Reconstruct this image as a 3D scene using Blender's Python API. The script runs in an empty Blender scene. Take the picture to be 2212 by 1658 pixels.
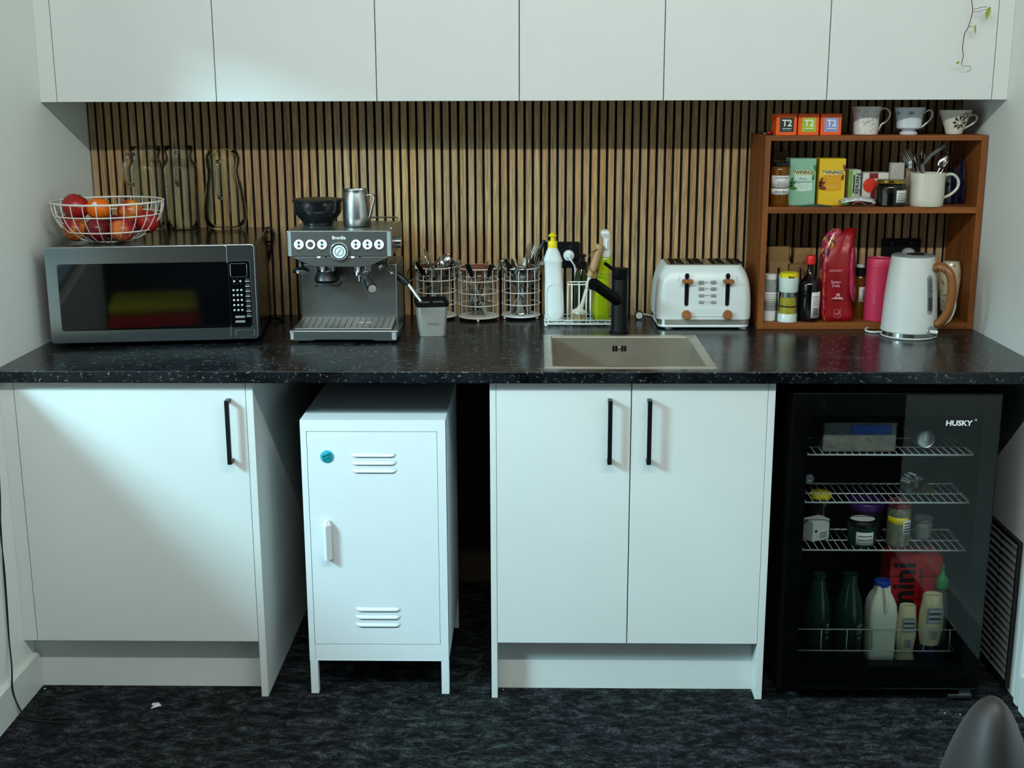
import bpy, bmesh, math, random
from mathutils import Vector, Matrix
random.seed(7)
PI = math.pi
scn = bpy.context.scene
COL = scn.collection
S = 'structure'

# ---------------------------------------------------------------- camera
F_PX, CY, CZ = 2686.16, -3.8303, 1.5751
PITCH, YAW, ROLL = math.radians(-13.1793), math.radians(1.0443), math.radians(-0.1617)
cf = Vector((-math.sin(YAW) * math.cos(PITCH), math.cos(YAW) * math.cos(PITCH), math.sin(PITCH)))
r0 = cf.cross(Vector((0, 0, 1))).normalized()
u0 = r0.cross(cf)
cr = r0 * math.cos(ROLL) + u0 * math.sin(ROLL)
cu = -r0 * math.sin(ROLL) + u0 * math.cos(ROLL)
CAM = Vector((0, CY, CZ))
cd = bpy.data.cameras.new('camera')
cam = bpy.data.objects.new('camera', cd)
COL.objects.link(cam)
m3 = Matrix((cr, cu, -cf)).transposed()
cam.matrix_world = Matrix.Translation(CAM) @ m3.to_4x4()
cd.sensor_width = 36
cd.lens = 36 * F_PX / 2212
cd.clip_start = 0.02
scn.camera = cam


def ray(px, py):
    return cf + cr * ((px - 1106) / F_PX) - cu * ((py - 829) / F_PX)


def oy(px, py, Y):      # pixel of the photo -> point on the plane y = Y
    v = ray(px, py)
    return CAM + v * ((Y - CAM.y) / v.y)


def oz(px, py, Z):      # pixel of the photo -> point on the plane z = Z
    v = ray(px, py)
    return CAM + v * ((Z - CAM.z) / v.z)


# ---------------------------------------------------------------- materials
def srgb(h, k=1.0):
    if isinstance(h, str):
        c = [int(h[i:i + 2], 16) / 255 for i in (0, 2, 4)]
        c = [x / 12.92 if x <= .04045 else ((x + .055) / 1.055) ** 2.4 for x in c]
    else:
        c = list(h)
    return (c[0] * k, c[1] * k, c[2] * k, 1)


MATS = {}


def mat(name, col='808080', rough=.5, metal=0., var=.06, scale=18, bump=0., stretch=(1, 1, 1), trans=0., ior=1.45,
        coat=0., spec=.5, emit=None, alpha=1., col2=None, thin=False, sss=0., aniso=0.):
    if name in MATS:
        return MATS[name]
    m = bpy.data.materials.new(name)
    m.use_nodes = True
    nt = m.node_tree
    b = nt.nodes['Principled BSDF']
    c = srgb(col)
    tc = nt.nodes.new('ShaderNodeTexCoord')
    mp = nt.nodes.new('ShaderNodeMapping')
    mp.inputs['Scale'].default_value = stretch
    nt.links.new(tc.outputs['Object'], mp.inputs[0])
    nz = nt.nodes.new('ShaderNodeTexNoise')
    nz.inputs['Scale'].default_value = scale
    nz.inputs['Detail'].default_value = 4
    nt.links.new(mp.outputs[0], nz.inputs[0])
    rp = nt.nodes.new('ShaderNodeValToRGB')
    lo = srgb(col, 1 - var)
    hi = srgb(col2) if col2 else srgb(col, 1 + var)
    rp.color_ramp.elements[0].position = .3
    rp.color_ramp.elements[0].color = lo
    rp.color_ramp.elements[1].position = .7
    rp.color_ramp.elements[1].color = hi
    nt.links.new(nz.outputs[0], rp.inputs[0])
    nt.links.new(rp.outputs[0], b.inputs['Base Color'])
    b.inputs['Roughness'].default_value = rough
    b.inputs['Metallic'].default_value = metal
    b.inputs['Specular IOR Level'].default_value = spec
    b.inputs['IOR'].default_value = ior
    b.inputs['Transmission Weight'].default_value = trans
    b.inputs['Coat Weight'].default_value = coat
    b.inputs['Coat Roughness'].default_value = .08
    b.inputs['Anisotropic'].default_value = aniso
    if sss:
        b.inputs['Subsurface Weight'].default_value = sss
        b.inputs['Subsurface Radius'].default_value = (.01, .008, .006)
    if emit:
        b.inputs['Emission Color'].default_value = srgb(emit[0])
        b.inputs['Emission Strength'].default_value = emit[1]
    if bump:
        bp = nt.nodes.new('ShaderNodeBump')
        bp.inputs['Strength'].default_value = bump
        bp.inputs['Distance'].default_value = .002
        nt.links.new(nz.outputs[0], bp.inputs['Height'])
        nt.links.new(bp.outputs[0], b.inputs['Normal'])
    MATS[name] = m
    return m


# ---------------------------------------------------------------- mesh helpers
class MB:
    """collects shapes, then links them as ONE mesh object"""

    def __init__(self):
        self.bm = bmesh.new()
        self.mi = 0

    def _m(self, fs):
        for f in fs:
            f.material_index = self.mi
        return self

    def box(self, x0, x1, y0, y1, z0, z1):
        v = [self.bm.verts.new((x, y, z)) for z in (z0, z1) for y in (y0, y1) for x in (x0, x1)]
        q = ((0, 2, 3, 1), (4, 5, 7, 6), (0, 1, 5, 4), (2, 6, 7, 3), (0, 4, 6, 2), (1, 3, 7, 5))
        return self._m([self.bm.faces.new([v[i] for i in a]) for a in q])

    def rbox(self, x0, x1, y0, y1, z0, z1, r=.004, seg=3):
        b = bmesh.new()
        t = MB.__new__(MB); t.bm = b; t.mi = self.mi
        t.box(x0, x1, y0, y1, z0, z1)
        bmesh.ops.bevel(b, geom=b.edges[:] , offset=r, segments=seg, affect='EDGES', profile=.5)
        self._merge(b)
        return self

    def _merge(self, b):
        mp = {v: self.bm.verts.new(v.co) for v in b.verts}
        for f in b.faces:
            try:
                g = self.bm.faces.new([mp[v] for v in f.verts]); g.material_index = self.mi; g.smooth = f.smooth
            except ValueError:
                pass
        b.free()

    def prism(self, pts, axis, a0, a1):
        """pts: 2D outline; axis 'y': pts are (x,z); axis 'x': (y,z); axis 'z': (x,y)"""
        def P(p, a):
            return {'y': (p[0], a, p[1]), 'x': (a, p[0], p[1]), 'z': (p[0], p[1], a)}[axis]
        A = [self.bm.verts.new(P(p, a0)) for p in pts]
        B = [self.bm.verts.new(P(p, a1)) for p in pts]
        n = len(pts)
        fs = [self.bm.faces.new(A), self.bm.faces.new(B[::-1])]
        fs += [self.bm.faces.new((A[i], B[i], B[(i + 1) % n], A[(i + 1) % n])) for i in range(n)]
        return self._m(fs)

    def loft(self, rings, cap0=True, cap1=True, closed=True):
        R = [[self.bm.verts.new(p) for p in r] for r in rings]
        n = len(R[0]); fs = []
        for a, b in zip(R, R[1:]):
            for i in range(n if closed else n - 1):
                fs.append(self.bm.faces.new((a[i], a[(i + 1) % n], b[(i + 1) % n], b[i])))
        if cap0 and closed: fs.append(self.bm.faces.new(R[0][::-1]))
        if cap1 and closed: fs.append(self.bm.faces.new(R[-1]))
        return self._m(fs)

    def lathe(self, prof, seg=32, c=(0, 0, 0), sx=1, sy=1, cap0=True, cap1=True, M=None):
        rings = []
        for r, z in prof:
            r = max(r, 1e-5)
            ring = [Vector((r * sx * math.cos(2 * PI * i / seg), r * sy * math.sin(2 * PI * i / seg), z)) for i in range(seg)]
            if M is not None: ring = [M @ p for p in ring]
            rings.append([p + Vector(c) for p in ring])
        return self.loft(rings, cap0, cap1)

    def cyl(self, p0, p1, r0, r1=None, seg=20):
        r1 = r0 if r1 is None else r1
        p0 = Vector(p0); p1 = Vector(p1); d = (p1 - p0)
        q = d.to_track_quat('Z', 'Y').to_matrix()
        rings = [[p + q @ Vector((r * math.cos(2 * PI * i / seg), r * math.sin(2 * PI * i / seg), 0)) for i in range(seg)]
                 for p, r in ((p0, r0), (p1, r1))]
        return self.loft(rings)

    def ball(self, c, r, seg=16, sx=1, sy=1, sz=1, M=None):
        n = seg // 2
        prof = [(r * math.sin(PI * k / n), -r * sz * math.cos(PI * k / n)) for k in range(n + 1)]
        return self.lathe(prof, seg, c, sx, sy, True, True, M)

    def tube(self, pts, r, seg=8, closed=False, flat=None):
        """r: number or list; flat: (w, h) for a rectangular section"""
        P = [Vector(p) for p in pts]; n = len(P)
        rings = []; prev = None
        for i, p in enumerate(P):
            if closed: t = P[(i + 1) % n] - P[i - 1]
            else: t = P[min(i + 1, n - 1)] - P[max(i - 1, 0)]
            t.normalize()
            if prev is None:
                up = Vector((0, 0, 1)) if abs(t.z) < .9 else Vector((0, 1, 0))
                a = t.cross(up).normalized()
            else:
                a = (prev - t * prev.dot(t))
                a = a.normalized() if a.length > 1e-6 else t.orthogonal().normalized()
            prev = a; b = t.cross(a)
            rr = r[i] if isinstance(r, (list, tuple)) else r
            if flat:
                w, h = flat
                rings.append([p + a * (sx * w / 2) + b * (sy * h / 2) for sx, sy in ((-1, -1), (1, -1), (1, 1), (-1, 1))])
            else:
                rings.append([p + a * (rr * math.cos(2 * PI * k / seg)) + b * (rr * math.sin(2 * PI * k / seg)) for k in range(seg)])
        if closed:
            rings.append(rings[0])
            R = [[self.bm.verts.new(q) for q in rg] for rg in rings[:-1]]; R.append(R[0]); k = len(R[0]); fs = []
            for A, B in zip(R, R[1:]):
                fs += [self.bm.faces.new((A[j], A[(j + 1) % k], B[(j + 1) % k], B[j])) for j in range(k)]
            return self._m(fs)
        return self.loft(rings)

    def grid(self, fn, nu, nv):
        R = [[self.bm.verts.new(fn(i / nu, j / nv)) for i in range(nu + 1)] for j in range(nv + 1)]
        return self._m([self.bm.faces.new((R[j][i], R[j][i + 1], R[j + 1][i + 1], R[j + 1][i])) for j in range(nv) for i in range(nu)])

    def build(self, name, m, parent=None, smooth=False, bevel=0., solid=0., sub=0, loc=None, rot=None, bseg=2):
        bmesh.ops.recalc_face_normals(self.bm, faces=self.bm.faces[:])
        me = bpy.data.meshes.new(name)
        self.bm.to_mesh(me); self.bm.free()
        o = bpy.data.objects.new(name, me)
        COL.objects.link(o)
        for k in (m if isinstance(m, (list, tuple)) else [m]):
            me.materials.append(k)
        if smooth:
            me.shade_smooth()
            if smooth != 'all':
                try: me.set_sharp_from_angle(angle=math.radians(38))
                except Exception: pass
        if solid:
            md = o.modifiers.new('solid', 'SOLIDIFY'); md.thickness = abs(solid); md.offset = -1 if solid > 0 else 1
        if bevel:
            md = o.modifiers.new('bevel', 'BEVEL'); md.width = bevel; md.segments = bseg; md.limit_method = 'ANGLE'
            md.angle_limit = math.radians(40)
        if sub:
            md = o.modifiers.new('sub', 'SUBSURF'); md.levels = sub; md.render_levels = sub
        if parent: o.parent = parent
        if loc is not None: o.location = loc
        if rot is not None: o.rotation_euler = rot
        return o


def wm(o):
    m = o.matrix_basis.copy()
    return wm(o.parent) @ m if o.parent else m


def wb(mb, name, m, parent, **k):
    """build from world coordinates under a parent that may be moved or turned"""
    o = mb.build(name, m, parent, **k)
    o.data.transform(wm(parent).inverted())
    return o


def wtext(s, size, p, m, parent, rot=(PI / 2, 0, 0), **k):
    o = text(s, size, (0, 0, 0), m, parent, rot, **k)
    from mathutils import Euler
    M_ = Matrix.Translation(p) @ Euler(rot).to_matrix().to_4x4() @ Matrix.Diagonal((o.scale.x, 1, 1, 1))
    o.matrix_basis = wm(parent).inverted() @ M_
    return o


def mpp(P):
    return (Vector(P) - CAM).dot(cf) / F_PX


def prof(cx, Y, pts, z0=0.):
    """silhouette half widths and heights read off the photo -> lathe profile at depth Y"""
    out = []
    for r, y in pts:
        P = oy(cx, y, Y)
        out.append((r * mpp(P), P.z - z0))
    return out


def tag(o, label, cat, group=None):
    o['label'] = label; o['category'] = cat
    if group: o['group'] = group
    return o


def struct(o):
    o['kind'] = S
    return o


def thing(name, label, cat, loc=(0, 0, 0), rz=0., group=None, rot=None):
    o = bpy.data.objects.new(name, None)
    COL.objects.link(o)
    o.location = loc
    o.rotation_euler = rot if rot else (0, 0, rz)
    o.empty_display_size = .05
    return tag(o, label, cat, group)


def dup(root, loc, rot=None, label=None, group=None):
    def cp(o, par):
        c = o.copy(); COL.objects.link(c)
        if par: c.parent = par
        for ch in [x for x in ALLCH.get(o.name, [])]: cp(ch, c)
        return c
    r = cp(root, None)
    r.location = loc
    if rot is not None: r.rotation_euler = rot
    if label: r['label'] = label
    if group: r['group'] = group
    return r


ALLCH = {}


def index_children():
    ALLCH.clear()
    for o in bpy.data.objects:
        if o.parent: ALLCH.setdefault(o.parent.name, []).append(o)


def text(s, size, loc, m, parent=None, rot=(PI / 2, 0, 0), name='lettering', ext=.0002, bold=0., align='CENTER', sx=1., shear=0.):
    cu_ = bpy.data.curves.new('t', 'FONT')
    cu_.body = s; cu_.size = size; cu_.extrude = ext; cu_.offset = bold
    cu_.align_x = align; cu_.align_y = 'CENTER'; cu_.shear = shear; cu_.resolution_u = 3
    t = bpy.data.objects.new('t', cu_)
    COL.objects.link(t)
    dg = bpy.context.evaluated_depsgraph_get()
    me = bpy.data.meshes.new_from_object(t.evaluated_get(dg))
    bpy.data.objects.remove(t)
    me.materials.clear(); me.materials.append(m)
    o = bpy.data.objects.new(name, me)
    COL.objects.link(o)
    o.rotation_euler = rot; o.location = loc; o.scale = (sx, 1, 1)
    if parent: o.parent = parent
    return o


def catmull(pts, n=6, closed=False):
    P = [Vector(p) for p in pts]; out = []
    N = len(P)
    rng = range(N) if closed else range(N - 1)
    for i in rng:
        p0 = P[(i - 1) % N] if closed or i > 0 else P[i]
        p1 = P[i]; p2 = P[(i + 1) % N]
        p3 = P[(i + 2) % N] if closed or i + 2 < N else p2
        for k in range(n):
            t = k / n
            out.append(.5 * ((2 * p1) + (p2 - p0) * t + (2 * p0 - 5 * p1 + 4 * p2 - p3) * t * t + (3 * p1 - p0 - 3 * p2 + p3) * t ** 3))
    if not closed: out.append(P[-1])
    return out


def rrect(x0, x1, z0, z1, r, n=5):
    pts = []
    for cx, cz, a in ((x1 - r, z1 - r, 0), (x0 + r, z1 - r, 90), (x0 + r, z0 + r, 180), (x1 - r, z0 + r, 270)):
        for k in range(n + 1):
            t = math.radians(a + 90 * k / n)
            pts.append((cx + r * math.cos(t), cz + r * math.sin(t)))
    return pts
# ================================================================= materials
M_cab = mat('white laminate', 'd3d6d3', .42, var=.015, scale=6)
M_cabdk = mat('white laminate shelf', 'cdd0cc', .5, var=.02)
M_gap = mat('dark gap board', '1a1a1a', .7)
M_blk = mat('black plastic', '0e0f10', .35)
M_blkm = mat('matt black metal', '060606', .5, spec=.18)
M_rub = mat('black rubber', '060606', .7, spec=.15)
M_wall = mat('painted plaster wall', 'e0e4de', .6, var=.02, scale=3, bump=.05)
M_wallR = M_wall
M_ceil = mat('white ceiling paint', 'c0c0bc', .8, var=.01)
M_dark = mat('charcoal paint', '1c1e20', .7)
M_rear = mat('grey paint rear wall', '26292b', .7)
M_steel = mat('brushed steel', 'a9aba8', .3, 1., var=.08, scale=60, stretch=(1, 1, 30))
M_steelh = mat('brushed steel across', '9da3a4', .28, 1., var=.06, scale=60, stretch=(1, 30, 30))
M_chrome = mat('polished chrome', 'd8d8d8', .08, 1., var=.01)
M_whp = mat('white wire paint', 'e2e0d8', .4, var=.02)
M_white = mat('white glossy plastic', 'e0e2df', .25, var=.01)
M_ink = mat('black ink', '141414', .6)
M_inkg = mat('grey ink', '6b6f70', .6)
M_wht = mat('white ink', 'e6e6e4', .6)
M_paper = mat('white paper label', 'd9d9d4', .6, var=.03)


def wood(name, c1, c2, scale=1., axis='z', rough=.5):
    if name in MATS: return MATS[name]
    m = mat(name, c1, rough, var=0)
    nt = m.node_tree
    rp = [n for n in nt.nodes if n.type == 'VALTORGB'][0]
    mp = [n for n in nt.nodes if n.type == 'MAPPING'][0]
    nz = [n for n in nt.nodes if n.type == 'TEX_NOISE'][0]
    st = {'z': (60, 60, 3), 'x': (3, 60, 60), 'y': (60, 3, 60)}[axis]
    mp.inputs['Scale'].default_value = [s * scale for s in st]
    nz.inputs['Scale'].default_value = 1.6
    nz.inputs['Detail'].default_value = 6
    nz.inputs['Distortion'].default_value = .8
    rp.color_ramp.elements[0].color = srgb(c1)
    rp.color_ramp.elements[1].color = srgb(c2)
    return m


# slat wood: every slat its own tone, grain along z
def slatwood():
    m = bpy.data.materials.new('oak slat veneer'); m.use_nodes = True
    nt = m.node_tree; N = nt.nodes; L = nt.links
    b = N['Principled BSDF']; b.inputs['Roughness'].default_value = .55
    b.inputs['Specular IOR Level'].default_value = .3
    tc = N.new('ShaderNodeTexCoord')
    sp = N.new('ShaderNodeSeparateXYZ'); L.new(tc.outputs['Object'], sp.inputs[0])
    dv = N.new('ShaderNodeMath'); dv.operation = 'DIVIDE'; dv.inputs[1].default_value = .0249; L.new(sp.outputs[0], dv.inputs[0])
    fl = N.new('ShaderNodeMath'); fl.operation = 'FLOOR'; L.new(dv.outputs[0], fl.inputs[0])
    wn = N.new('ShaderNodeTexWhiteNoise'); wn.noise_dimensions = '1D'; L.new(fl.outputs[0], wn.inputs['W'])
    mp = N.new('ShaderNodeMapping'); mp.inputs['Scale'].default_value = (110, 20, 5); L.new(tc.outputs['Object'], mp.inputs[0])
    ad = N.new('ShaderNodeVectorMath'); L.new(mp.outputs[0], ad.inputs[0])
    sc = N.new('ShaderNodeVectorMath'); sc.operation = 'SCALE'; sc.inputs['Scale'].default_value = 40; L.new(wn.outputs['Color'], sc.inputs[0])
    L.new(sc.outputs[0], ad.inputs[1])
    nz = N.new('ShaderNodeTexNoise'); nz.inputs['Scale'].default_value = 1.5; nz.inputs['Detail'].default_value = 7
    nz.inputs['Distortion'].default_value = 1.2; L.new(ad.outputs[0], nz.inputs[0])
    rp = N.new('ShaderNodeValToRGB'); L.new(nz.outputs[0], rp.inputs[0])
    rp.color_ramp.elements[0].position = .3; rp.color_ramp.elements[0].color = srgb('836a4d')
    rp.color_ramp.elements[1].position = .68; rp.color_ramp.elements[1].color = srgb('c5a275')
    hs = N.new('ShaderNodeHueSaturation'); L.new(rp.outputs[0], hs.inputs['Color'])
    mr = N.new('ShaderNodeMapRange'); mr.inputs['To Min'].default_value = .88; mr.inputs['To Max'].default_value = 1.08
    L.new(wn.outputs[0], mr.inputs[0]); L.new(mr.outputs[0], hs.inputs['Value'])
    mr2 = N.new('ShaderNodeMapRange'); mr2.inputs['To Min'].default_value = .92; mr2.inputs['To Max'].default_value = 1.15
    sp2 = N.new('ShaderNodeSeparateXYZ'); L.new(wn.outputs['Color'], sp2.inputs[0])
    L.new(sp2.outputs[1], mr2.inputs[0]); L.new(mr2.outputs[0], hs.inputs['Saturation'])
    L.new(hs.outputs[0], b.inputs['Base Color'])
    return m


def countermat():
    m = bpy.data.materials.new('black fleck laminate'); m.use_nodes = True
    nt = m.node_tree; N = nt.nodes; L = nt.links
    b = N['Principled BSDF']
    tc = N.new('ShaderNodeTexCoord')
    n0 = N.new('ShaderNodeTexNoise'); n0.inputs['Scale'].default_value = 25; n0.inputs['Detail'].default_value = 3
    L.new(tc.outputs['Object'], n0.inputs[0])
    mx = N.new('ShaderNodeVectorMath'); mx.operation = 'SCALE'; mx.inputs['Scale'].default_value = .05; L.new(n0.outputs['Color'], mx.inputs[0])
    ad = N.new('ShaderNodeVectorMath'); L.new(tc.outputs['Object'], ad.inputs[0]); L.new(mx.outputs[0], ad.inputs[1])
    v = N.new('ShaderNodeTexVoronoi'); v.feature = 'DISTANCE_TO_EDGE'; v.inputs['Scale'].default_value = 100; L.new(ad.outputs[0], v.inputs[0])
    r1 = N.new('ShaderNodeValToRGB'); L.new(v.outputs[0], r1.inputs[0])
    r1.color_ramp.elements[0].position = 0; r1.color_ramp.elements[0].color = (1, 1, 1, 1)
    r1.color_ramp.elements[1].position = .07; r1.color_ramp.elements[1].color = (0, 0, 0, 1)
    n1 = N.new('ShaderNodeTexNoise'); n1.inputs['Scale'].default_value = 85; n1.inputs['Detail'].default_value = 3; L.new(tc.outputs['Object'], n1.inputs[0])
    r2 = N.new('ShaderNodeValToRGB'); L.new(n1.outputs[0], r2.inputs[0])
    r2.color_ramp.elements[0].position = .56; r2.color_ramp.elements[0].color = (0, 0, 0, 1)
    r2.color_ramp.elements[1].position = .66; r2.color_ramp.elements[1].color = (1, 1, 1, 1)
    mu = N.new('ShaderNodeMath'); mu.operation = 'MULTIPLY'; L.new(r1.outputs[0], mu.inputs[0]); L.new(r2.outputs[0], mu.inputs[1])
    n2 = N.new('ShaderNodeTexNoise'); n2.inputs['Scale'].default_value = 14; n2.inputs['Detail'].default_value = 8; L.new(tc.outputs['Object'], n2.inputs[0])
    r3 = N.new('ShaderNodeValToRGB'); L.new(n2.outputs[0], r3.inputs[0])
    r3.color_ramp.elements[0].position = .35; r3.color_ramp.elements[0].color = srgb('050607')
    r3.color_ramp.elements[1].position = .75; r3.color_ramp.elements[1].color = srgb('1a1f23')
    mix = N.new('ShaderNodeMix'); mix.data_type = 'RGBA'
    L.new(mu.outputs[0], mix.inputs[0]); L.new(r3.outputs[0], mix.inputs[6]); mix.inputs[7].default_value = srgb('7c8488')
    L.new(mix.outputs[2], b.inputs['Base Color'])
    b.inputs['Roughness'].default_value = .24
    b.inputs['Specular IOR Level'].default_value = .32
    bp = N.new('ShaderNodeBump'); bp.inputs['Strength'].default_value = .12; bp.inputs['Distance'].default_value = .0006
    n3 = N.new('ShaderNodeTexNoise'); n3.inputs['Scale'].default_value = 260; L.new(tc.outputs['Object'], n3.inputs[0])
    L.new(n3.outputs[0], bp.inputs['Height']); L.new(bp.outputs[0], b.inputs['Normal'])
    return m


def carpetmat():
    m = bpy.data.materials.new('dark mottled carpet'); m.use_nodes = True
    nt = m.node_tree; N = nt.nodes; L = nt.links
    b = N['Principled BSDF']; b.inputs['Roughness'].default_value = .95; b.inputs['Specular IOR Level'].default_value = .1
    tc = N.new('ShaderNodeTexCoord')
    mp = N.new('ShaderNodeMapping'); mp.inputs['Scale'].default_value = (1, 1.7, 1); L.new(tc.outputs['Object'], mp.inputs[0])
    n1 = N.new('ShaderNodeTexNoise'); n1.inputs['Scale'].default_value = 15; n1.inputs['Detail'].default_value = 12
    n1.inputs['Roughness'].default_value = .92; n1.inputs['Distortion'].default_value = .35; L.new(mp.outputs[0], n1.inputs[0])
    r = N.new('ShaderNodeValToRGB'); L.new(n1.outputs[0], r.inputs[0])
    e = r.color_ramp.elements
    e[0].position = .455; e[0].color = srgb('060607')
    e[1].position = .60; e[1].color = srgb('4a4d50')
    x = e.new(.5); x.color = srgb('18191b')
    x = e.new(.545); x.color = srgb('2c2e30')
    n2 = N.new('ShaderNodeTexNoise'); n2.inputs['Scale'].default_value = 260; n2.inputs['Detail'].default_value = 4; L.new(tc.outputs['Object'], n2.inputs[0])
    mr = N.new('ShaderNodeMapRange'); mr.inputs['From Min'].default_value = .3; mr.inputs['From Max'].default_value = .7
    mr.inputs['To Min'].default_value = .0; mr.inputs['To Max'].default_value = 2.3; L.new(n2.outputs[0], mr.inputs[0])
    hs = N.new('ShaderNodeHueSaturation'); L.new(r.outputs[0], hs.inputs['Color']); L.new(mr.outputs[0], hs.inputs['Value'])
    # green and violet tint patches
    n3 = N.new('ShaderNodeTexNoise'); n3.inputs['Scale'].default_value = 2.2; n3.inputs['Detail'].default_value = 5; L.new(tc.outputs['Object'], n3.inputs[0])
    r3 = N.new('ShaderNodeValToRGB'); L.new(n3.outputs[0], r3.inputs[0])
    r3.color_ramp.elements[0].position = .42; r3.color_ramp.elements[0].color = (.9, 1., .93, 1)
    r3.color_ramp.elements[1].position = .58; r3.color_ramp.elements[1].color = (1, .95, 1.05, 1)
    mx = N.new('ShaderNodeMix'); mx.data_type = 'RGBA'; mx.blend_type = 'MULTIPLY'; mx.inputs[0].default_value = 1
    L.new(hs.outputs[0], mx.inputs[6]); L.new(r3.outputs[0], mx.inputs[7])
    L.new(mx.outputs[2], b.inputs['Base Color'])
    bp = N.new('ShaderNodeBump'); bp.inputs['Strength'].default_value = .8; bp.inputs['Distance'].default_value = .004
    L.new(n2.outputs[0], bp.inputs['Height']); L.new(bp.outputs[0], b.inputs['Normal'])
    return m


M_slat = slatwood(); M_ctr = countermat(); M_carpet = carpetmat()
M_board = mat('brown chipboard', '4a3c2e', .7, var=.06)

# ================================================================= the setting
XL, XR = -1.3567, 1.2804
YB = .03            # plaster behind the slats
CEIL = 2.52
struct(MB().box(-4.2, 4.2, -7.2, .3, -.06, 0).build('floor', M_carpet))
struct(MB().box(XL - .12, XR + .12, YB, YB + .12, 0, CEIL).build('wall_back', M_board))
# left wall with a window opening from the counter forward
WY0, WY1, WZ0, WZ1 = -3.05, -.84, .90, 1.9
w = MB()
w.box(XL - .12, XL, WY1, YB, 0, CEIL)
w.box(XL - .12, XL, WY0, WY1, 0, WZ0)
w.box(XL - .12, XL, WY0, WY1, WZ1, CEIL)
w.box(XL - .12, XL, -3.15, WY0, 0, CEIL)
struct(w.build('wall_left', M_wall))
wf = MB()
for a, b_ in ((WY0, WY0 + .04), (WY1 - .04, WY1)): wf.box(XL - .08, XL - .03, a, b_, WZ0, WZ1)
wf.box(XL - .08, XL - .03, WY0 + .04, WY1 - .04, WZ0, WZ0 + .03).box(XL - .08, XL - .03, WY0 + .04, WY1 - .04, WZ1 - .04, WZ1)
win = struct(wf.build('window_1', mat('grey window frame', '8c9092', .4)))
struct(MB().box(XR, XR + .12, -1.95, YB, 0, CEIL).build('wall_right', M_wall))
struct(MB().box(-4.2, 4.2, -7.2, -7.1, 0, CEIL).build('wall_rear', M_rear))
struct(MB().box(XL - .12, 4.2, -7.2, .15, CEIL, CEIL + .06).box(-4.2, XL - .12, -7.2, -3.15, CEIL, CEIL + .06).build('ceiling', M_ceil))
M_skirt = mat('white skirting gloss', 'd0d3cd', .35, var=.01)
struct(MB().prism([(XL, 0), (XL + .014, 0), (XL + .014, .098), (XL + .006, .104), (XL, .104)], 'y', -3.15, -.727).build('baseboard_left', M_skirt))
struct(MB().prism([(XR, 0), (XR - .014, 0), (XR - .014, .098), (XR - .006, .104), (XR, .104)], 'y', -1.95, -.835).build('baseboard_right', M_skirt))

# slatted acoustic panels, 24 slats each
PITCH_S = .0249
seams = [XL + .001, -.7877, -.2053, .37, .9435, XR - .001]
names = ['oak slatted wall panel at the far left, behind the microwave and glass carafes',
         'oak slatted wall panel behind the coffee machine and the left cutlery basket',
         'oak slatted wall panel behind the dish bottles and black tap',
         'oak slatted wall panel behind the white toaster, left of the shelf unit',
         'oak slatted wall panel behind the wooden shelf unit at the far right']
for i, (a, b_) in enumerate(zip(seams, seams[1:])):
    t = thing('slatted_wall_panel', names[i], 'wall panel', (a, 0, .9), group='slatted acoustic panels on the splashback')
    MB().box(.0005, b_ - a - .0005, .009, .0295, 0, 1.553 - .9).build('backing', mat('black felt', '050505', .95), t)
    n = round((b_ - a) / PITCH_S); p = (b_ - a) / n
    s = MB()
    for k in range(n): s.box(k * p + .0045, k * p + p - .0035, 0, .009, 0, .652)
    s.build('slats', M_slat, t)

# ================================================================= joinery
ZU, YU = 1.5533, -.3523
ZT = 2.25
us = [-1.3107, -.8707, -.4305, -.0412, .3507, .793, 1.2382]
ulab = ['white double-door wall cabinet at the left end, above the microwave',
        'white double-door wall cabinet in the middle, above coffee machine and tap',
        'white double-door wall cabinet at the right end, above the wooden shelf']
for i in range(3):
    a, m_, b_ = us[2 * i], us[2 * i + 1], us[2 * i + 2]
    t = thing('wall_cabinet', ulab[i], 'cabinet', (a, 0, ZU), group='white overhead cabinets')
    c = MB(); w_ = b_ - a
    c.box(.0008, w_ - .0008, YU + .0195, -.001, .001, .018).box(.0008, .017, YU + .0195, -.001, .018, ZT - ZU)
    c.box(w_ - .017, w_ - .0008, YU + .0195, -.001, .018, ZT - ZU).box(.017, w_ - .017, -.012, -.001, .018, ZT - ZU).box(.017, w_ - .017, YU + .0195, -.012, ZT - ZU - .018, ZT - ZU)
    c.build('carcass', M_cab, t)
    for x0, x1 in ((0, m_ - a), (m_ - a, w_)):
        MB().box(x0 + .0012, x1 - .0012, YU, YU + .018, 0, ZT - ZU).build('door', M_cab, t, bevel=.0008, bseg=1)
struct(MB().box(XL + .0005, us[0] - .0008, YU + .001, -.001, ZU, ZT).build('trim_1', M_cab))
struct(MB().box(us[6] + .0008, XR - .0005, YU + .001, -.001, ZU, ZT).build('trim_2', M_cab))

YC, YK, ZD = -.7849, -.725, .1592
ZC = .9 - .0303
HANDLE = mat('black bar handle', '0c0d0e', .35)


def handle(parent, x, z0, z1, y):
    h = MB()
    h.box(x - .0055, x + .0055, y - .030, y - .022, z0, z1)
    h.box(x - .0055, x + .0055, y - .022, y, z0, z0 + .009).box(x - .0055, x + .0055, y - .022, y, z1 - .009, z1)
    return h.build('handle', HANDLE, parent, bevel=.001)


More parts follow.
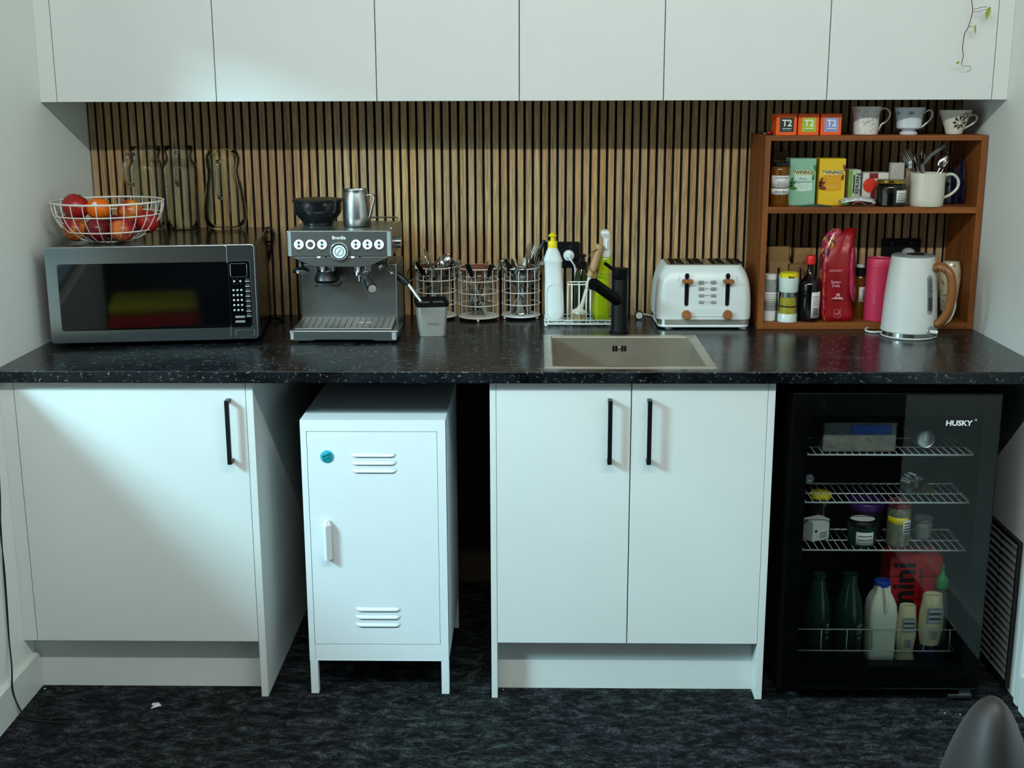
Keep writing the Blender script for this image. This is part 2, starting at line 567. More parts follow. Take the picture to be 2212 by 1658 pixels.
# left base cabinet
L0, L1, L2 = -1.321, -.7295, -.7114
t = thing('base_cabinet', 'white single-door base cabinet at the left end, below the microwave', 'cabinet', (0, 0, 0), group='white base cabinets')
c = MB()
c.box(L0 + .002, L1 - .002, YC + .0195, -.02, ZD + .001, ZD + .017).box(L0 + .002, L0 + .018, YC + .0195, -.02, ZD + .017, ZC - .001)
c.box(L0 + .018, L1 - .002, -.036, -.02, ZD + .017, ZC - .001)
c.build('carcass', M_cab, t)
dr = MB().box(L0 + .0012, L1 - .0012, YC, YC + .018, ZD, ZC - .002).build('door', M_cab, t, bevel=.0008, bseg=1)
handle(dr, -.773, .657, .824, YC)
MB().box(L1, L2, YC, -.02, 0, ZC - .0005).build('side_panel', M_cab, t, bevel=.0008, bseg=1)
MB().box(XL + .0005, L1 - .0005, YK, YK + .016, 0, ZD).build('kickboard', M_cab, t)
struct(MB().box(XL + .0005, L0 - .0005, YC + .001, YC + .1, ZD, ZC - .001).build('trim_3', M_cab))

# sink cabinet
A0, A1, AM, A2, A3 = -.1119, -.0962, .2455, .5888, .6069
t = thing('sink_cabinet', 'white double-door base cabinet beneath the sink, two black bar handles', 'cabinet', (0, 0, 0), group='white base cabinets')
c = MB()
c.box(A1 + .0005, A2 - .0005, YC + .0195, -.02, ZD + .001, ZD + .017).box(A1 + .0005, A2 - .0005, -.036, -.02, ZD + .017, ZC - .002)
c.build('carcass', M_cab, t)
d1 = MB().box(A1 + .001, AM - .0013, YC, YC + .018, ZD, ZC - .002).build('door', M_cab, t, bevel=.0008, bseg=1)
d2 = MB().box(AM + .0013, A2 - .001, YC, YC + .018, ZD, ZC - .002).build('door', M_cab, t, bevel=.0008, bseg=1)
handle(d1, .191, .659, .8255, YC); handle(d2, .290, .659, .8255, YC)
for a, b_ in ((A0, A1), (A2, A3)):
    MB().box(a, b_, YC, -.02, 0, ZC - .0005).build('side_panel', M_cab, t, bevel=.0008, bseg=1)
MB().box(A1 + .0003, A2 - .0003, YK, YK + .016, 0, ZD).build('kickboard', M_cab, t)

# countertop with the sink cut-out
SX0, SX1, SY0, SY1 = .026, .4605, -.7725, -.334
YF = -.8131
c = MB()
c.box(XL, SX0 + .012, YF + .003, -.0005, ZC, .9).box(SX1 - .012, XR, YF + .003, -.0005, ZC, .9)
c.box(SX0 + .012, SX1 - .012, YF + .003, SY0 + .012, ZC, .9).box(SX0 + .012, SX1 - .012, SY1 - .012, -.0005, ZC, .9)
c.prism([(YF + .003, ZC), (YF + .003, .9), (YF + .0012, .8993), (YF + .0003, .8978), (YF, .896), (YF, ZC + .003), (YF + .001, ZC)], 'x', XL, XR)
bmesh.ops.remove_doubles(c.bm, verts=c.bm.verts[:], dist=1e-5)
tag(c.build('countertop', M_ctr), 'long black flecked laminate countertop running wall to wall', 'countertop')

# sink
t = thing('sink', 'square stainless steel sink set into the black countertop', 'sink', (0, 0, .9))
M_sink = mat('sink steel', 'bdb5a5', .33, .82, var=.12, scale=9, bump=.02)
s = MB()
ZR = .0015; r_ = .002
bx0, bx1, by0, by1, bz = SX0 + .021, SX1 - .025, SY0 + .018, SY1 - .022, -.19
def ringrect(x0, x1, y0, y1, z): return [(x0, y0, z), (x1, y0, z), (x1, y1, z), (x0, y1, z)]
s.loft([ringrect(SX0, SX1, SY0, SY1, .0001), ringrect(SX0, SX1, SY0, SY1, ZR), ringrect(bx0, bx1, by0, by1, ZR),
        ringrect(bx0 + .003, bx1 - .003, by0 + .003, by1 - .003, -.003), ringrect(bx0 + .003, bx1 - .003, by0 + .003, by1 - .003, bz)], cap0=False)
s.build('basin', M_sink, t, bevel=.0012)
o = MB()
sp = oy(1338.5, 752, by1)
for dx in (-.0175, -.0095, .0075, .0155):
    o.prism(rrect(dx - .003, dx + .003, -.0085, .0085, .0029), 'y', -.0008, .0008)
o.build('overflow_slots', M_rub, t, loc=(sp.x, by1 - .0038, sp.z - .9))
MB().cyl((0, 0, 0), (0, -.0035, 0), .0036, .003).build('overflow_screw', M_chrome, t, smooth=True, loc=(sp.x - .001, by1 - .003, sp.z - .9))
MB().lathe([(.045, 0), (.045, .003), (.03, .003), (.027, .001), (0, .001)], 28).build('drain', M_chrome, t, smooth=True, loc=((bx0 + bx1) / 2, (by0 + by1) / 2, bz))

# ================================================================= lights
def area(name, loc, target, sx, sy, power, col):
    l = bpy.data.lights.new(name, 'AREA'); l.shape = 'RECTANGLE'; l.size = sx; l.size_y = sy
    l.energy = power; l.color = col
    o_ = bpy.data.objects.new(name, l); COL.objects.link(o_)
    o_.location = loc
    o_.rotation_euler = (Vector(target) - Vector(loc)).to_track_quat('-Z', 'Y').to_euler()
    return o_


# linear ceiling lamp above the aisle (out of frame)
lt = thing('linear_ceiling_lamp', 'slim linear ceiling lamp running across the aisle in front of the cabinets', 'lamp', (0, -2.57, 2.49))
MB().box(-1.15, 1.15, -.04, .04, .0, .03).build('housing', M_white, lt)
area('lamp_light', (0.05, -2.57, 2.485), (0.05, -.5, .9), 2.4, .06, 69, (.925, 1., .965))
# daylight through the window on the left wall
area('daylight', (-3.3, -3.0, 2.74), (-.3, -.6, .7), .72, .72, 228, (.47, .87, 1.))
W = bpy.data.worlds.new('world'); scn.world = W; W.use_nodes = True
bg = W.node_tree.nodes['Background']
bg.inputs[0].default_value = (.62, .8, .85, 1); bg.inputs[1].default_value = 2.3
scn.view_settings.view_transform = 'Standard'
scn.view_settings.look = 'None'
scn.view_settings.gamma = 1
scn.view_settings.exposure = 0
# ================================================================= microwave
Zc = .9
def glassmat(name, col='f4f8f6', rough=.0, ior=1.45):
    if name in MATS: return MATS[name]
    m = mat(name, col, rough, var=0, trans=1., ior=ior)
    return m
M_glass = glassmat('clear glass')


def thinglass(name, ior=1.22, tint=(.96, .985, .975)):
    m = bpy.data.materials.new(name); m.use_nodes = True
    nt = m.node_tree; nt.nodes.clear(); N = nt.nodes.new
    o = N('ShaderNodeOutputMaterial'); tr = N('ShaderNodeBsdfTransparent'); gl = N('ShaderNodeBsdfGlossy'); mi = N('ShaderNodeMixShader')
    lw = N('ShaderNodeLayerWeight'); lw.inputs[0].default_value = .25
    fr = N('ShaderNodeFresnel'); fr.inputs['IOR'].default_value = ior
    cr_ = N('ShaderNodeValToRGB'); cr_.color_ramp.elements[0].color = (*tint, 1); cr_.color_ramp.elements[1].color = (.8, .85, .83, 1)
    cr_.color_ramp.elements[0].position = .35
    nz = N('ShaderNodeTexNoise'); nz.inputs['Scale'].default_value = 30; bp = N('ShaderNodeBump'); bp.inputs['Strength'].default_value = .15; bp.inputs['Distance'].default_value = .002
    L = nt.links.new
    L(nz.outputs[0], bp.inputs['Height']); L(bp.outputs[0], gl.inputs['Normal'])
    L(lw.outputs['Facing'], cr_.inputs[0]); L(cr_.outputs[0], tr.inputs[0]); gl.inputs['Roughness'].default_value = .03; gl.inputs[0].default_value = (1, 1, 1, 1)
    L(fr.outputs[0], mi.inputs[0]); L(tr.outputs[0], mi.inputs[1]); L(gl.outputs[0], mi.inputs[2]); L(mi.outputs[0], o.inputs[0])
    return m


M_thin = thinglass('thin clear carafe glass')
M_mwtop = mat('dark painted steel', '2a2724', .16, .6, var=.03)
M_dgl = mat('black gloss glass', '040506', .04, var=0, spec=.6)
M_ss = mat('satin steel panel', 'b0b9bb', .22, 1., var=.05, scale=50, stretch=(1, 30, 30))
mwA = oz(114, 753, .9); mwB = oz(559, 742, .9)
ang = math.atan2(mwB.y - mwA.y, mwB.x - mwA.x)
mw = thing('microwave', 'large stainless steel microwave oven standing angled on the counter at the left', 'microwave', (mwA.x, mwA.y, .9), ang)
MWw = (mwB - mwA).length
MWh = (oy(93, 537, mwA.y).z + oy(548, 525, mwB.y).z) / 2 - .9
MWd = .485
c = MB()
c.box(.006, MWw + .004, .022, MWd, .014, MWh - .002)
c.build('casing', M_mwtop, mw, bevel=.004)
for x in (.04, MWw - .05):
    for y in (.05, MWd - .05): MB().cyl((x, y, 0), (x, y, .014), .013).build('foot', M_rub, mw)
k = MWw / 446.0                                     # metres per photo pixel on the front face
def mx(px, py=640): return (px - (93 + (py - 538) * .095)) * k
def mz(py): return .016 + (748 - py) * (MWh - .016) / 210.0
f = MB(); f.prism(rrect(0, MWw, .014, MWh, .008), 'y', 0, .022)
f.build('front_frame', M_ss, mw, bevel=.0015)
dx1 = MWw * .868
d = MB(); d.prism(rrect(.0, dx1, .0145, MWh - .0005, .008), 'y', -.004, .0)
dr = d.build('door', M_ss, mw, bevel=.001)
z0, z1 = MWh * .175, MWh * .835
d = MB(); d.prism(rrect(.03, dx1, z0, z1, .006), 'y', -.0048, -.004)
d.build('window', M_dgl, dr)
p_ = MB(); p_.prism(rrect(dx1 + .001, MWw - .014, z0, z1, .006), 'y', -.004, 0)
pn = p_.build('control_panel', M_dgl, mw)
rim = MB()
rim.tube([(x, -.0042, z) for x, z in rrect(dx1 + .0015, MWw - .0135, z0 - .0005, z1 + .0005, .006)], .0008, 6, closed=True)
rim.build('panel_trim', M_chrome, pn)
disp = MB(); px0, px1 = dx1 + .007, MWw - .022
disp.tube([(x, -.0046, z) for x, z in rrect(px0, px1, z1 - .042, z1 - .006, .003)], .0005, 5, closed=True)
disp.build('display_frame', M_chrome, pn)
b = MB(); pw = px1 - px0
BT = mat('silver button', 'c4c8c8', .25, .7, var=.01)
bl = MB()
for col in range(3):
    for row in range(5): b.ball((px0 + .006 + col * .0105, -.005, z1 - .079 - row * .0138), .0034, 12, 1, .6, 1)
for x in (px0 + .009, px0 + .0255): b.ball((x, -.005, z1 - .0545), .0034, 12, 1, .6, 1)
for row in range(8):
    b.prism(rrect(px0 + .037, px0 + .0505, z1 - .0565 - row * .0138 - (row > 6) * 0, z1 - .0525 - row * .0138, .0019), 'y', -.0062, -.004)
for row in range(2):
    b.prism(rrect(px0 + .006, px0 + .0335, z1 - .1555 - row * .013, z1 - .1495 - row * .013, .0029), 'y', -.0065, -.004)
bb = b.build('buttons', BT, pn, smooth=True)
tl = MB()
for row in range(8):
    for j in range(2): tl.box(px0 + .0385, px0 + .049, -.0042, -.004, z1 - .0505 - row * .0138 + j * .0022, z1 - .0495 - row * .0138 + j * .0022)
    if row < 6:
        for col in range(3 if row else 2): tl.box(px0 + .004 + col * .0105, px0 + .008 + col * .0105, -.0042, -.004, z1 - .0485 - row * .0138, z1 - .0478 - row * .0138)
tl.build('key_legends', mat('dim grey ink', '4c5153', .6), pn)
ob = MB(); ob.tube([(x, -.0008, z) for x, z in rrect(MWw - .06, MWw - .01, .024, z0 - .008, .003)], .0006, 5, closed=True)
ob.build('door_release', M_chrome, mw)
MWtop = .9 + MWh - .002

# ---- fruit basket on the microwave
bc = oz(231, 524, MWtop); bc.y += .03
fb = thing('fruit_basket', 'round white wire fruit basket on top of the microwave', 'basket', (bc.x, bc.y, MWtop))
Rr = 117 * mpp((bc.x, bc.y, MWtop + .08)); Hh = oy(228, 434, bc.y).z - MWtop
def br(t): return Rr * (.18 + .82 * math.sin(t * PI / 2) ** .85)   # 0..1 base to rim
def bh(t): return Hh * (1 - math.cos(t * PI / 2)) ** .95 + .002
def ring(mb, r, z, w, n=48): mb.tube([(r * math.cos(2 * PI * i / n), r * math.sin(2 * PI * i / n), z) for i in range(n)], w, 8, closed=True)
m_ = MB(); ring(m_, Rr, Hh, .0028); m_.build('rim', M_whp, fb, smooth='all')
m_ = MB()
for t in (.15, .48, .78): ring(m_, br(t), bh(t), .0018)
for i in range(26):
    a = 2 * PI * i / 26
    m_.tube([(br(t / 10) * math.cos(a), br(t / 10) * math.sin(a), bh(t / 10)) for t in range(11)], .0013, 6)
ring(m_, .03, .002, .002, 24)
m_.build('wires', M_whp, fb, smooth='all')


def fruitmat(name, c1, c2, c3=None, sc=6):
    m = mat(name, c1, .3, var=0, scale=sc, spec=.5)
    rp = [n for n in m.node_tree.nodes if n.type == 'VALTORGB'][0]
    mp = [n for n in m.node_tree.nodes if n.type == 'MAPPING'][0]; mp.inputs['Scale'].default_value = (2.4, 2.4, 1.2)
    rp.color_ramp.elements[0].position = .5; rp.color_ramp.elements[0].color = srgb(c1)
    rp.color_ramp.elements[1].position = .66; rp.color_ramp.elements[1].color = srgb(c2)
    return m


FM = [fruitmat('crimson nectarine skin', '9c1f1c', 'b02a24'), fruitmat('nectarine skin red and yellow', '96181a', 'd98a30', sc=8),
      fruitmat('dark plum red skin', '5e0f12', '7a1518'), fruitmat('orange peel', 'e26a12', 'ee7d1c', sc=60),
      fruitmat('nectarine skin blushed yellow', 'a3222a', 'e0803a', sc=7)]
FM[3].node_tree.nodes['Principled BSDF'].inputs['Roughness'].default_value = .42


def fruit(kind, label, x, y, z, r, m, rot):
    r *= 1.07; t = thing(kind, label, 'fruit', (bc.x + x, bc.y + y, MWtop + z), rot=rot)
    b = MB(); n = 14
    pr = []
    for k_ in range(n + 1):
        th = PI * k_ / n
        rr = r * math.sin(th); zz = -r * .95 * math.cos(th)
        if k_ > n - 4: zz -= r * .16 * ((k_ - (n - 4)) / 4) ** 2
        if k_ < 3: zz += r * .06 * ((3 - k_) / 3) ** 2
        pr.append((rr, zz))
    b.lathe(pr, 26)
    b.build('flesh', m, t, smooth='all')
    if kind != 'orange': MB().tube([(0, 0, r * .76), (.001, 0, r * .86), (.003, .001, r * .95)], .0013, 6).build('stalk', mat('stalk brown', '3d2a1a', .7), t)
    return t


q = mpp(bc)
FR = [('nectarine', 'crimson nectarine at the top left of the fruit basket, highest fruit', -68, -.005, .098, 27, 0),
      ('orange', 'orange with a round white sticker on top of the basket fruit', -20, -.002, .092, 24, 3),
      ('nectarine', 'red and yellow nectarine at the upper right of the fruit basket', 46, .005, .082, 26, 1),
      ('nectarine', 'deep red nectarine at the far left low in the fruit basket', -84, .028, .052, 24, 0),
      ('nectarine', 'red nectarine with a yellow cheek at the lower left of the basket', -62, -.042, .038, 25, 1),
      ('plum', 'dark red plum in the bottom middle of the fruit basket', -11, -.055, .038, 25, 2),
      ('nectarine', 'blushed yellow nectarine at the front right behind the basket wires', 40, -.05, .038, 25, 4),
      ('nectarine', 'crimson nectarine at the far right side of the fruit basket', 80, .008, .054, 24, 0),
      ('plum', 'dark plum hidden at the back of the fruit basket', 0, .03, .038, 25, 2)]
for i, (kd, lb, x, y, z, r, mi) in enumerate(FR):
    t = fruit(kd, lb, x * q, y, z, r * q, FM[mi], (random.uniform(-.6, .6), random.uniform(-.6, .6), random.uniform(0, 6)))
    if kd == 'orange':
        t.rotation_euler = (0, 0, 0)
        s_ = MB(); R_ = r * q * 1.07
        d_ = Vector((0, -.9, .43)).normalized()
        qq = d_.to_track_quat('Z', 'Y').to_matrix().to_4x4()
        s_.lathe([(0.0001, R_ * 1.012), (.005, R_ * 1.003), (.0068, R_ * .985)], 18, cap0=False, cap1=False, M=qq)
        s_.build('sticker', M_paper, t, smooth='all')

# ---- glass carafes


def carafe(name, label, cx, base_y, p, hx, hy0, hy1, dy=0., wavy=0., flute=0.):
    P = oz(cx, base_y, MWtop)
    Yc = P.y + dy
    pr = prof(cx, Yc, p, MWtop)
    z_off = min(z for r, z in pr); pr = [(r, z - z_off + .0008) for r, z in pr]
    X = oy(cx, base_y, Yc).x
    t = thing(name, label, 'carafe', (X, Yc, MWtop), group='empty glass carafes on the microwave')
    n = 64
    def rad(r, i): return r * (1 + flute * math.cos(i * 2 * PI / n * 16))
    th = .003
    rings = []
    for j, (r, z) in enumerate(pr):
        last = j == len(pr) - 1
        rings.append([((rad(r, i)) * math.cos(2 * PI * i / n), rad(r, i) * math.sin(2 * PI * i / n), z + (wavy * math.cos(2 * PI * i / n * 4) if last else 0)) for i in range(n)])
    inner = [[((r - th) * math.cos(2 * PI * i / n), (r - th) * math.sin(2 * PI * i / n), max(z, .006) + (wavy * math.cos(2 * PI * i / n * 4) if j == 0 else 0)) for i in range(n)] for j, (r, z) in enumerate(pr[::-1])]
    MB().loft(rings + inner).build('body', M_thin, t, smooth='all')
    # handle toward the viewer
    zt = oy(cx, hy0, Yc).z - MWtop - z_off; zb = oy(cx, hy1, Yc).z - MWtop - z_off
    def rat(z):
        for (ra, za), (rb, zb_) in zip(pr, pr[1:]):
            if za <= z <= zb_: return ra + (rb - ra) * (z - za) / max(zb_ - za, 1e-6)
        return pr[-1][0]
    a = hx
    ux, uy = math.sin(a), -math.cos(a)
    pts = []
    for s_, zz, out in ((0, zt, -.001), (.2, zt + .002, .022), (.5, zt - .012, .032), (.8, (zt + zb) / 2, .032), (1, zb + .01, .026), (1, zb, .010), (1, zb - .002, -.001)):
        R_ = rat(min(max(zz, .01), pr[-1][1])) + out
        pts.append((ux * R_, uy * R_, zz))
    MB().tube(catmull(pts, 5), .0058, 8, flat=None).build('handle', M_glass, t, smooth='all')
    return t


carafe('glass_carafe', 'tall ribbed glass carafe right behind the fruit basket, middle of three', 396, 499,
       [(31, 502), (34, 499), (35, 480), (37, 420), (38, 372), (36, 362), (28, 352), (27, 344), (30, 334), (30, 322)], .15, 336, 402, .045, flute=.012)
carafe('glass_carafe', 'tall ribbed glass carafe furthest left, half hidden by the fruit basket', 325, 497,
       [(31, 500), (34, 497), (35, 480), (37, 420), (38, 372), (36, 362), (30, 352), (29, 344), (32, 334), (32, 322)], -.55, 338, 402, .04, flute=.012)
carafe('glass_carafe', 'curvy glass carafe with wavy rim at the right end of the microwave', 489, 497,
       [(34, 498), (42, 490), (46, 475), (45, 450), (39, 410), (34, 385), (33.5, 372), (36, 360), (37.5, 348), (35, 337), (29, 329)], .05, 352, 428, .045, wavy=.004, flute=.006)
# black cord loop behind the microwave
P = oy(580, 507, -.03)
pts = [(P.x + .016 * math.cos(a), P.y + .004 * math.sin(2 * a), P.z + .022 * math.sin(a)) for a in [i * PI / 8 for i in range(17)]]
pts = [(P.x - .04, P.y + .02, P.z + .07 - .07)] + pts + [(P.x - .01, P.y + .02, P.z - .1), (P.x - .02, P.y, .912), (P.x + .05, P.y - .07, .9045), (P.x + .03, P.y - .13, .9045)]
tag(MB().tube(catmull(pts[1:], 3), .0035, 8).build('power_cable', M_blk, smooth='all'), 'black power cable looped between the microwave and the coffee machine', 'cable')

# ================================================================= espresso machine
YE = -.455
def EX(px, py, Y=YE): return oy(px, py, Y).x
def EZ(py, Y=YE, px=740): return oy(px, py, Y).z
em = thing('espresso_machine', 'grey steel espresso machine with round gauge and six lit buttons', 'coffee machine', (EX(745, 740), -.30, .9))
M_em = mat('brushed grey steel', '8b8c89', .33, .95, var=.05, scale=50, stretch=(1, 30, 30))
M_emd = mat('dark grey housing', '2c2f31', .4, .3)
x0, x1 = EX(626, 742), EX(861, 742)
zb0, zb1 = .906, EZ(714)
b = MB()
zn = EZ(734)
wdt = x1 - x0
b.prism([(x0 + .012, zb0), (x0 + .20 * wdt, zb0), (x0 + .25 * wdt, zn), (x0 + .75 * wdt, zn), (x0 + .8 * wdt, zb0), (x1 - .006, zb0), (x1, zb1 - .004), (x1 - .002, zb1), (x0 + .002, zb1), (x0, zb1 - .004)], 'y', YE, YE + .13)
wb(b, 'drip_tray', M_em, em, bevel=.002)
b = MB(); xx0, xx1 = EX(640, 700, -.43), EX(848, 700, -.43)
b.prism([(-.452, zb1), (-.452, zb1 + .006), (-.345, zb1 + .018), (-.325, zb1 + .018), (-.325, zb1)], 'x', xx0, xx1)
tr = wb(b, 'drip_grid', M_em, em, bevel=.001)
b = MB()
for i in range(15):
    xx = xx0 + .012 + i * (xx1 - xx0 - .024) / 14
    b.prism([(-.445, zb1 + .0069), (-.445, zb1 + .0077), (-.352, zb1 + .0181), (-.352, zb1 + .0173)], 'x', xx - .0009, xx + .0009)
wb(b, 'grid_slots', M_emd, tr)
wtext('hot  hot', .011, Vector(((xx0 * .3 + xx1 * .7), -.40, zb1 + .0135)), M_wht, tr, rot=(math.radians(8), 0, 0))
# back plate and base body
b = MB(); b.box(EX(648, 640, -.33), EX(858, 640, -.33), -.325, -.15, .906, EZ(570, -.33))
wb(b, 'back_body', M_em, em, bevel=.004)
for x in (x0 + .03, x1 - .03):
    for y in (-.42, -.19): wb(MB().cyl((x, y, .9), (x, y, .907), .012), 'foot', M_rub, em)
# head
YH = -.42
hx0, hx1 = EX(620, 520, YH), EX(846, 520, YH)
hz1, hz0, hzb = EZ(498, YH), EZ(554, YH), EZ(577, YH)
b = MB(); b.prism([(hx0, hz0), (hx0, hz1 - .003), (hx0 + .003, hz1), (hx1 - .003, hz1), (hx1, hz1 - .003), (hx1, hz0)], 'y', YH, -.15)
w_ = hx1 - hx0
b.prism([(hx0 + .003, hz0), (hx0 + .23 * w_, hzb + .002), (hx0 + .25 * w_, hzb), (hx0 + .76 * w_, hzb), (hx0 + .78 * w_, hzb + .002), (hx1 - .003, hz0)], 'y', YH + .004, -.2)
wb(b, 'head', M_em, em, bevel=.0025)
for a_, b_ in ((hx0 + .0035, hx0 + .0115), (hx1 - .0125, hx1 - .0025)): wb(MB().box(a_, b_, YH - .0012, YH, hz0 + .001, hz1 - .004), 'edge_highlight', mat('painted edge highlight', 'a2a8a7', .3, .3), em, bevel=.0005)  # pale strips put the chrome edge highlights into the colour
for a_, b_ in ((x0 + .003, x0 + .012), (x1 - .018, x1 - .006)): wb(MB().box(a_, b_, YE - .001, YE, zb0 + .004, zb1 - .005), 'edge_highlight', MATS['painted edge highlight'], em, bevel=.0005)  # same painted highlight strips on the drip tray edges
YF_ = YH
bt = MB(); r_ = 10.5 * mpp((-.5, YH, 1.15))
lit = mat('lit white button ring', 'e8eef2', .3, var=0, emit=('dfe9f5', .55))
for bx_ in (646, 671, 696, 769, 794, 819):
    P = oy(bx_, 527.5, YH)
    o = MB(); o.cyl((P.x, YH, P.z), (P.x, YH - .004, P.z), r_, r_ * .94, 24)
    bo = wb(o, 'button', mat('button face steel', 'd5dde0', .4, .2, var=.05, scale=120) if bx_ != 671 else M_em, em, smooth=True)
    o = MB()
    o.lathe([(r_ * .62, 0), (r_ * .98, 0), (r_ * .98, .0006), (r_ * .62, .0006)], 24, M=Matrix.Translation((P.x, YH - .004, P.z)) @ Matrix.Rotation(PI / 2, 4, 'X'), cap0=False, cap1=False)
    wb(o, 'light_ring', lit, bo, smooth=True)
    if bx_ != 671:
        for sg in (1, -1):
            o = MB(); o.prism([(P.x, P.z), (P.x - r_ * .42 * sg, P.z + r_ * .68 * sg), (P.x, P.z + r_ * .8 * sg), (P.x + r_ * .42 * sg, P.z + r_ * .68 * sg)], 'y', YH - .0044, YH - .004)
            wb(o, 'painted_reflection', M_emd, bo)  # dark wedges paint the button's bowtie reflection onto its face
for bx_, by_, r2, mm in ((689, 553, 4.2, lit), (704, 553, 3, M_chrome), (762, 553, 4.5, lit), (777, 553, 3, M_chrome)):
    P = oy(bx_, by_, YH + .004)
    wb(MB().cyl((P.x, YH + .004, P.z), (P.x, YH + .001, P.z), r2 * .0012, seg=16), 'indicator_lamp', mm, em, smooth=True)
P = oy(733, 543, YH); g = thing  # gauge
R_ = 20 * mpp(P)
MX = Matrix.Translation((P.x, YH - .0, P.z)) @ Matrix.Rotation(PI / 2, 4, 'X')
wb(MB().lathe([(R_ * .84, .0036), (R_ * .72, .0036), (R_ * .72, .0042), (R_ * .84, .0042)], 32, cap0=False, cap1=False, M=MX), 'gauge_inner_ring', M_emd, em, smooth=True)
ga = wb(MB().lathe([(R_, -.004), (R_, .006), (R_ * .94, .008), (R_ * .86, .006), (R_ * .84, .003)], 32, cap1=False, M=MX), 'pressure_gauge', M_chrome, em, smooth=True)
wb(MB().lathe([(R_ * .84, .002), (R_ * .84, .0035)], 32, M=MX), 'gauge_face', mat('gauge face white', 'd5d8d8', .35, var=.01), ga)
o = MB(); o.lathe([(R_ * .42, .0037), (R_ * .5, .0037), (R_ * .5, .0041), (R_ * .42, .0041)], 28, cap0=False, cap1=False, M=MX)
for i in range(11):
    a = math.radians(220 - i * 26)
    c_, s_ = math.cos(a), math.sin(a)
    o.tube([(P.x + c_ * R_ * .66, YH - .0038, P.z + s_ * R_ * .66), (P.x + c_ * R_ * .78, YH - .0038, P.z + s_ * R_ * .78)], .0004, 4)
o.tube([(P.x - .006, YH - .0045, P.z - .008), (P.x + .004, YH - .0045, P.z + .0065)], .0009, 5)
wb(o, 'dial_marks', M_inkg, ga)
wtext('Breville', .0125, oy(732, 513.5, YH) + Vector((0, -.0008, 0)), M_wht, em, bold=.0002, ext=.0002)
for bx_, hw, hh in ((646, .005, .0008), (671, .005, .0008), (696, .005, .0008), (769, .005, .0008), (793, .0016, .0016), (817, .0016, .0016), (822, .0016, .0016)):
    P = oy(bx_, 542.5, YH); wb(MB().box(P.x - hw, P.x + hw, YH - .0003, YH, P.z - hh, P.z + hh), 'button_mark', M_ink, em)
# top deck rails, hopper
zt = hz1
hop = prof(688, -.28, [(30, 487), (33, 484), (33, 480), (36, 477), (49, 461), (52, 452), (52, 436)], 0)
dz = zt + .0005 - hop[0][1]; hop = [(r, z + dz) for r, z in hop]
HX = oy(688, 480, -.28).x
M_smoke = mat('smoked grey plastic', '141516', .12, var=0, spec=.6)
h = wb(MB().lathe([(r, z) for r, z in hop], 40, (HX, -.28, 0)), 'bean_hopper', M_smoke, em, smooth=True)
zh = hop[-1][1]; R_ = hop[-1][0]
wb(MB().lathe([(R_ + .003, zh), (R_ + .004, zh + .004), (R_ + .001, zh + .008), (R_ * .5, zh + .009), (0, zh + .009)], 40, (HX, -.28, 0)), 'hopper_lid', M_blk, h, smooth=True)
wb(MB().lathe([(34 * .0012, zt), (35 * .0012, zt + .008), (33 * .0012, zt + .009)], 36, (HX, -.28, 0)), 'grind_collar', M_emd, em, smooth=True)
o = MB(); o.tube([(hx0 + .17, -.17, zt), (hx0 + .17, -.17, zt + .012), (hx1 - .01, -.17, zt + .012), (hx1 - .006, -.2, zt + .012), (hx1 - .006, -.36, zt + .006), (hx1 - .006, -.37, zt)], .0022, 8)
wb(o, 'cup_rail', M_chrome, em, smooth='all')
# side dial
o = MB(); P = oy(866, 520, -.3); o.cyl((hx1, -.33, P.z), (hx1 + .016, -.33, P.z), .017, .016, 24)
wb(o, 'steam_dial', M_chrome, em, smooth=True)
# grinder outlet and cradle
def EC(px, py, Y): return oy(px, py, Y)
P = EC(704, 580, -.38); zt_ = hzb
o = MB(); o.lathe([(21.5 * .0012, zt_ - .016), (22 * .0012, zt_ - .014), (22 * .0012, zt_ + .001)], 32, (P.x, -.375, 0))
wb(o, 'grind_outlet', M_chrome, em, smooth=True)
o = MB(); o.lathe([(14 * .0012, zt_ - .052), (25 * .0012, zt_ - .048), (29 * .0012, zt_ - .04), (22 * .0012, zt_ - .017), (20 * .0012, zt_ - .015)], 32, (P.x, -.375, 0))
o.tube(catmull([(P.x + .04, -.36, zt_), (P.x + .041, -.37, zt_ - .045), (P.x + .036, -.385, zt_ - .055), (P.x + .02, -.41, zt_ - .052), (P.x, -.415, zt_ - .048), (P.x - .02, -.41, zt_ - .052), (P.x - .028, -.40, zt_ - .056)], 5), .002, 6)
wb(o, 'grind_cradle', M_blk, em, smooth=True)
# group head and portafilter
P = EC(781, 580, -.38)
o = MB(); o.lathe([(27 * .0012 * .9, zt_ - .016), (22 * .0012, zt_ - .0155), (22.5 * .0012, zt_ - .012), (23 * .0012, zt_ + .001)], 32, (P.x, -.375, 0))
wb(o, 'group_head', M_chrome, em, smooth=True)
o = MB(); o.lathe([(.006, zt_ - .046), (.0105, zt_ - .044), (.0115, zt_ - .03), (.0235, zt_ - .026), (.025, zt_ - .016)], 28, (P.x - .004, -.375, 0))
pf = wb(o, 'portafilter', M_chrome, em, smooth=True)
E0 = Vector((P.x + .01, -.395, zt_ - .028)); E1 = EC(804, 623, -.49)
o = MB(); dv = (E1 - E0)
o.tube([E0, E0 + dv * .2, E0 + dv * .6, E0 + dv * .97, E1], [.008, .0095, .0125, .0145, .0135], 20)
ph = wb(o, 'portafilter_handle', M_blk, pf, smooth=True)
dn = dv.normalized()
wb(MB().cyl(E1 - dn * .001, E1 + dn * .0015, .0118, .0112, 24), 'handle_cap', M_em, ph, smooth=True) if False else wb(MB().cyl(E1 - dn * .001, E1 + dn * .0015, .0118, .0112, 24), 'handle_cap', M_chrome, em, smooth=True)
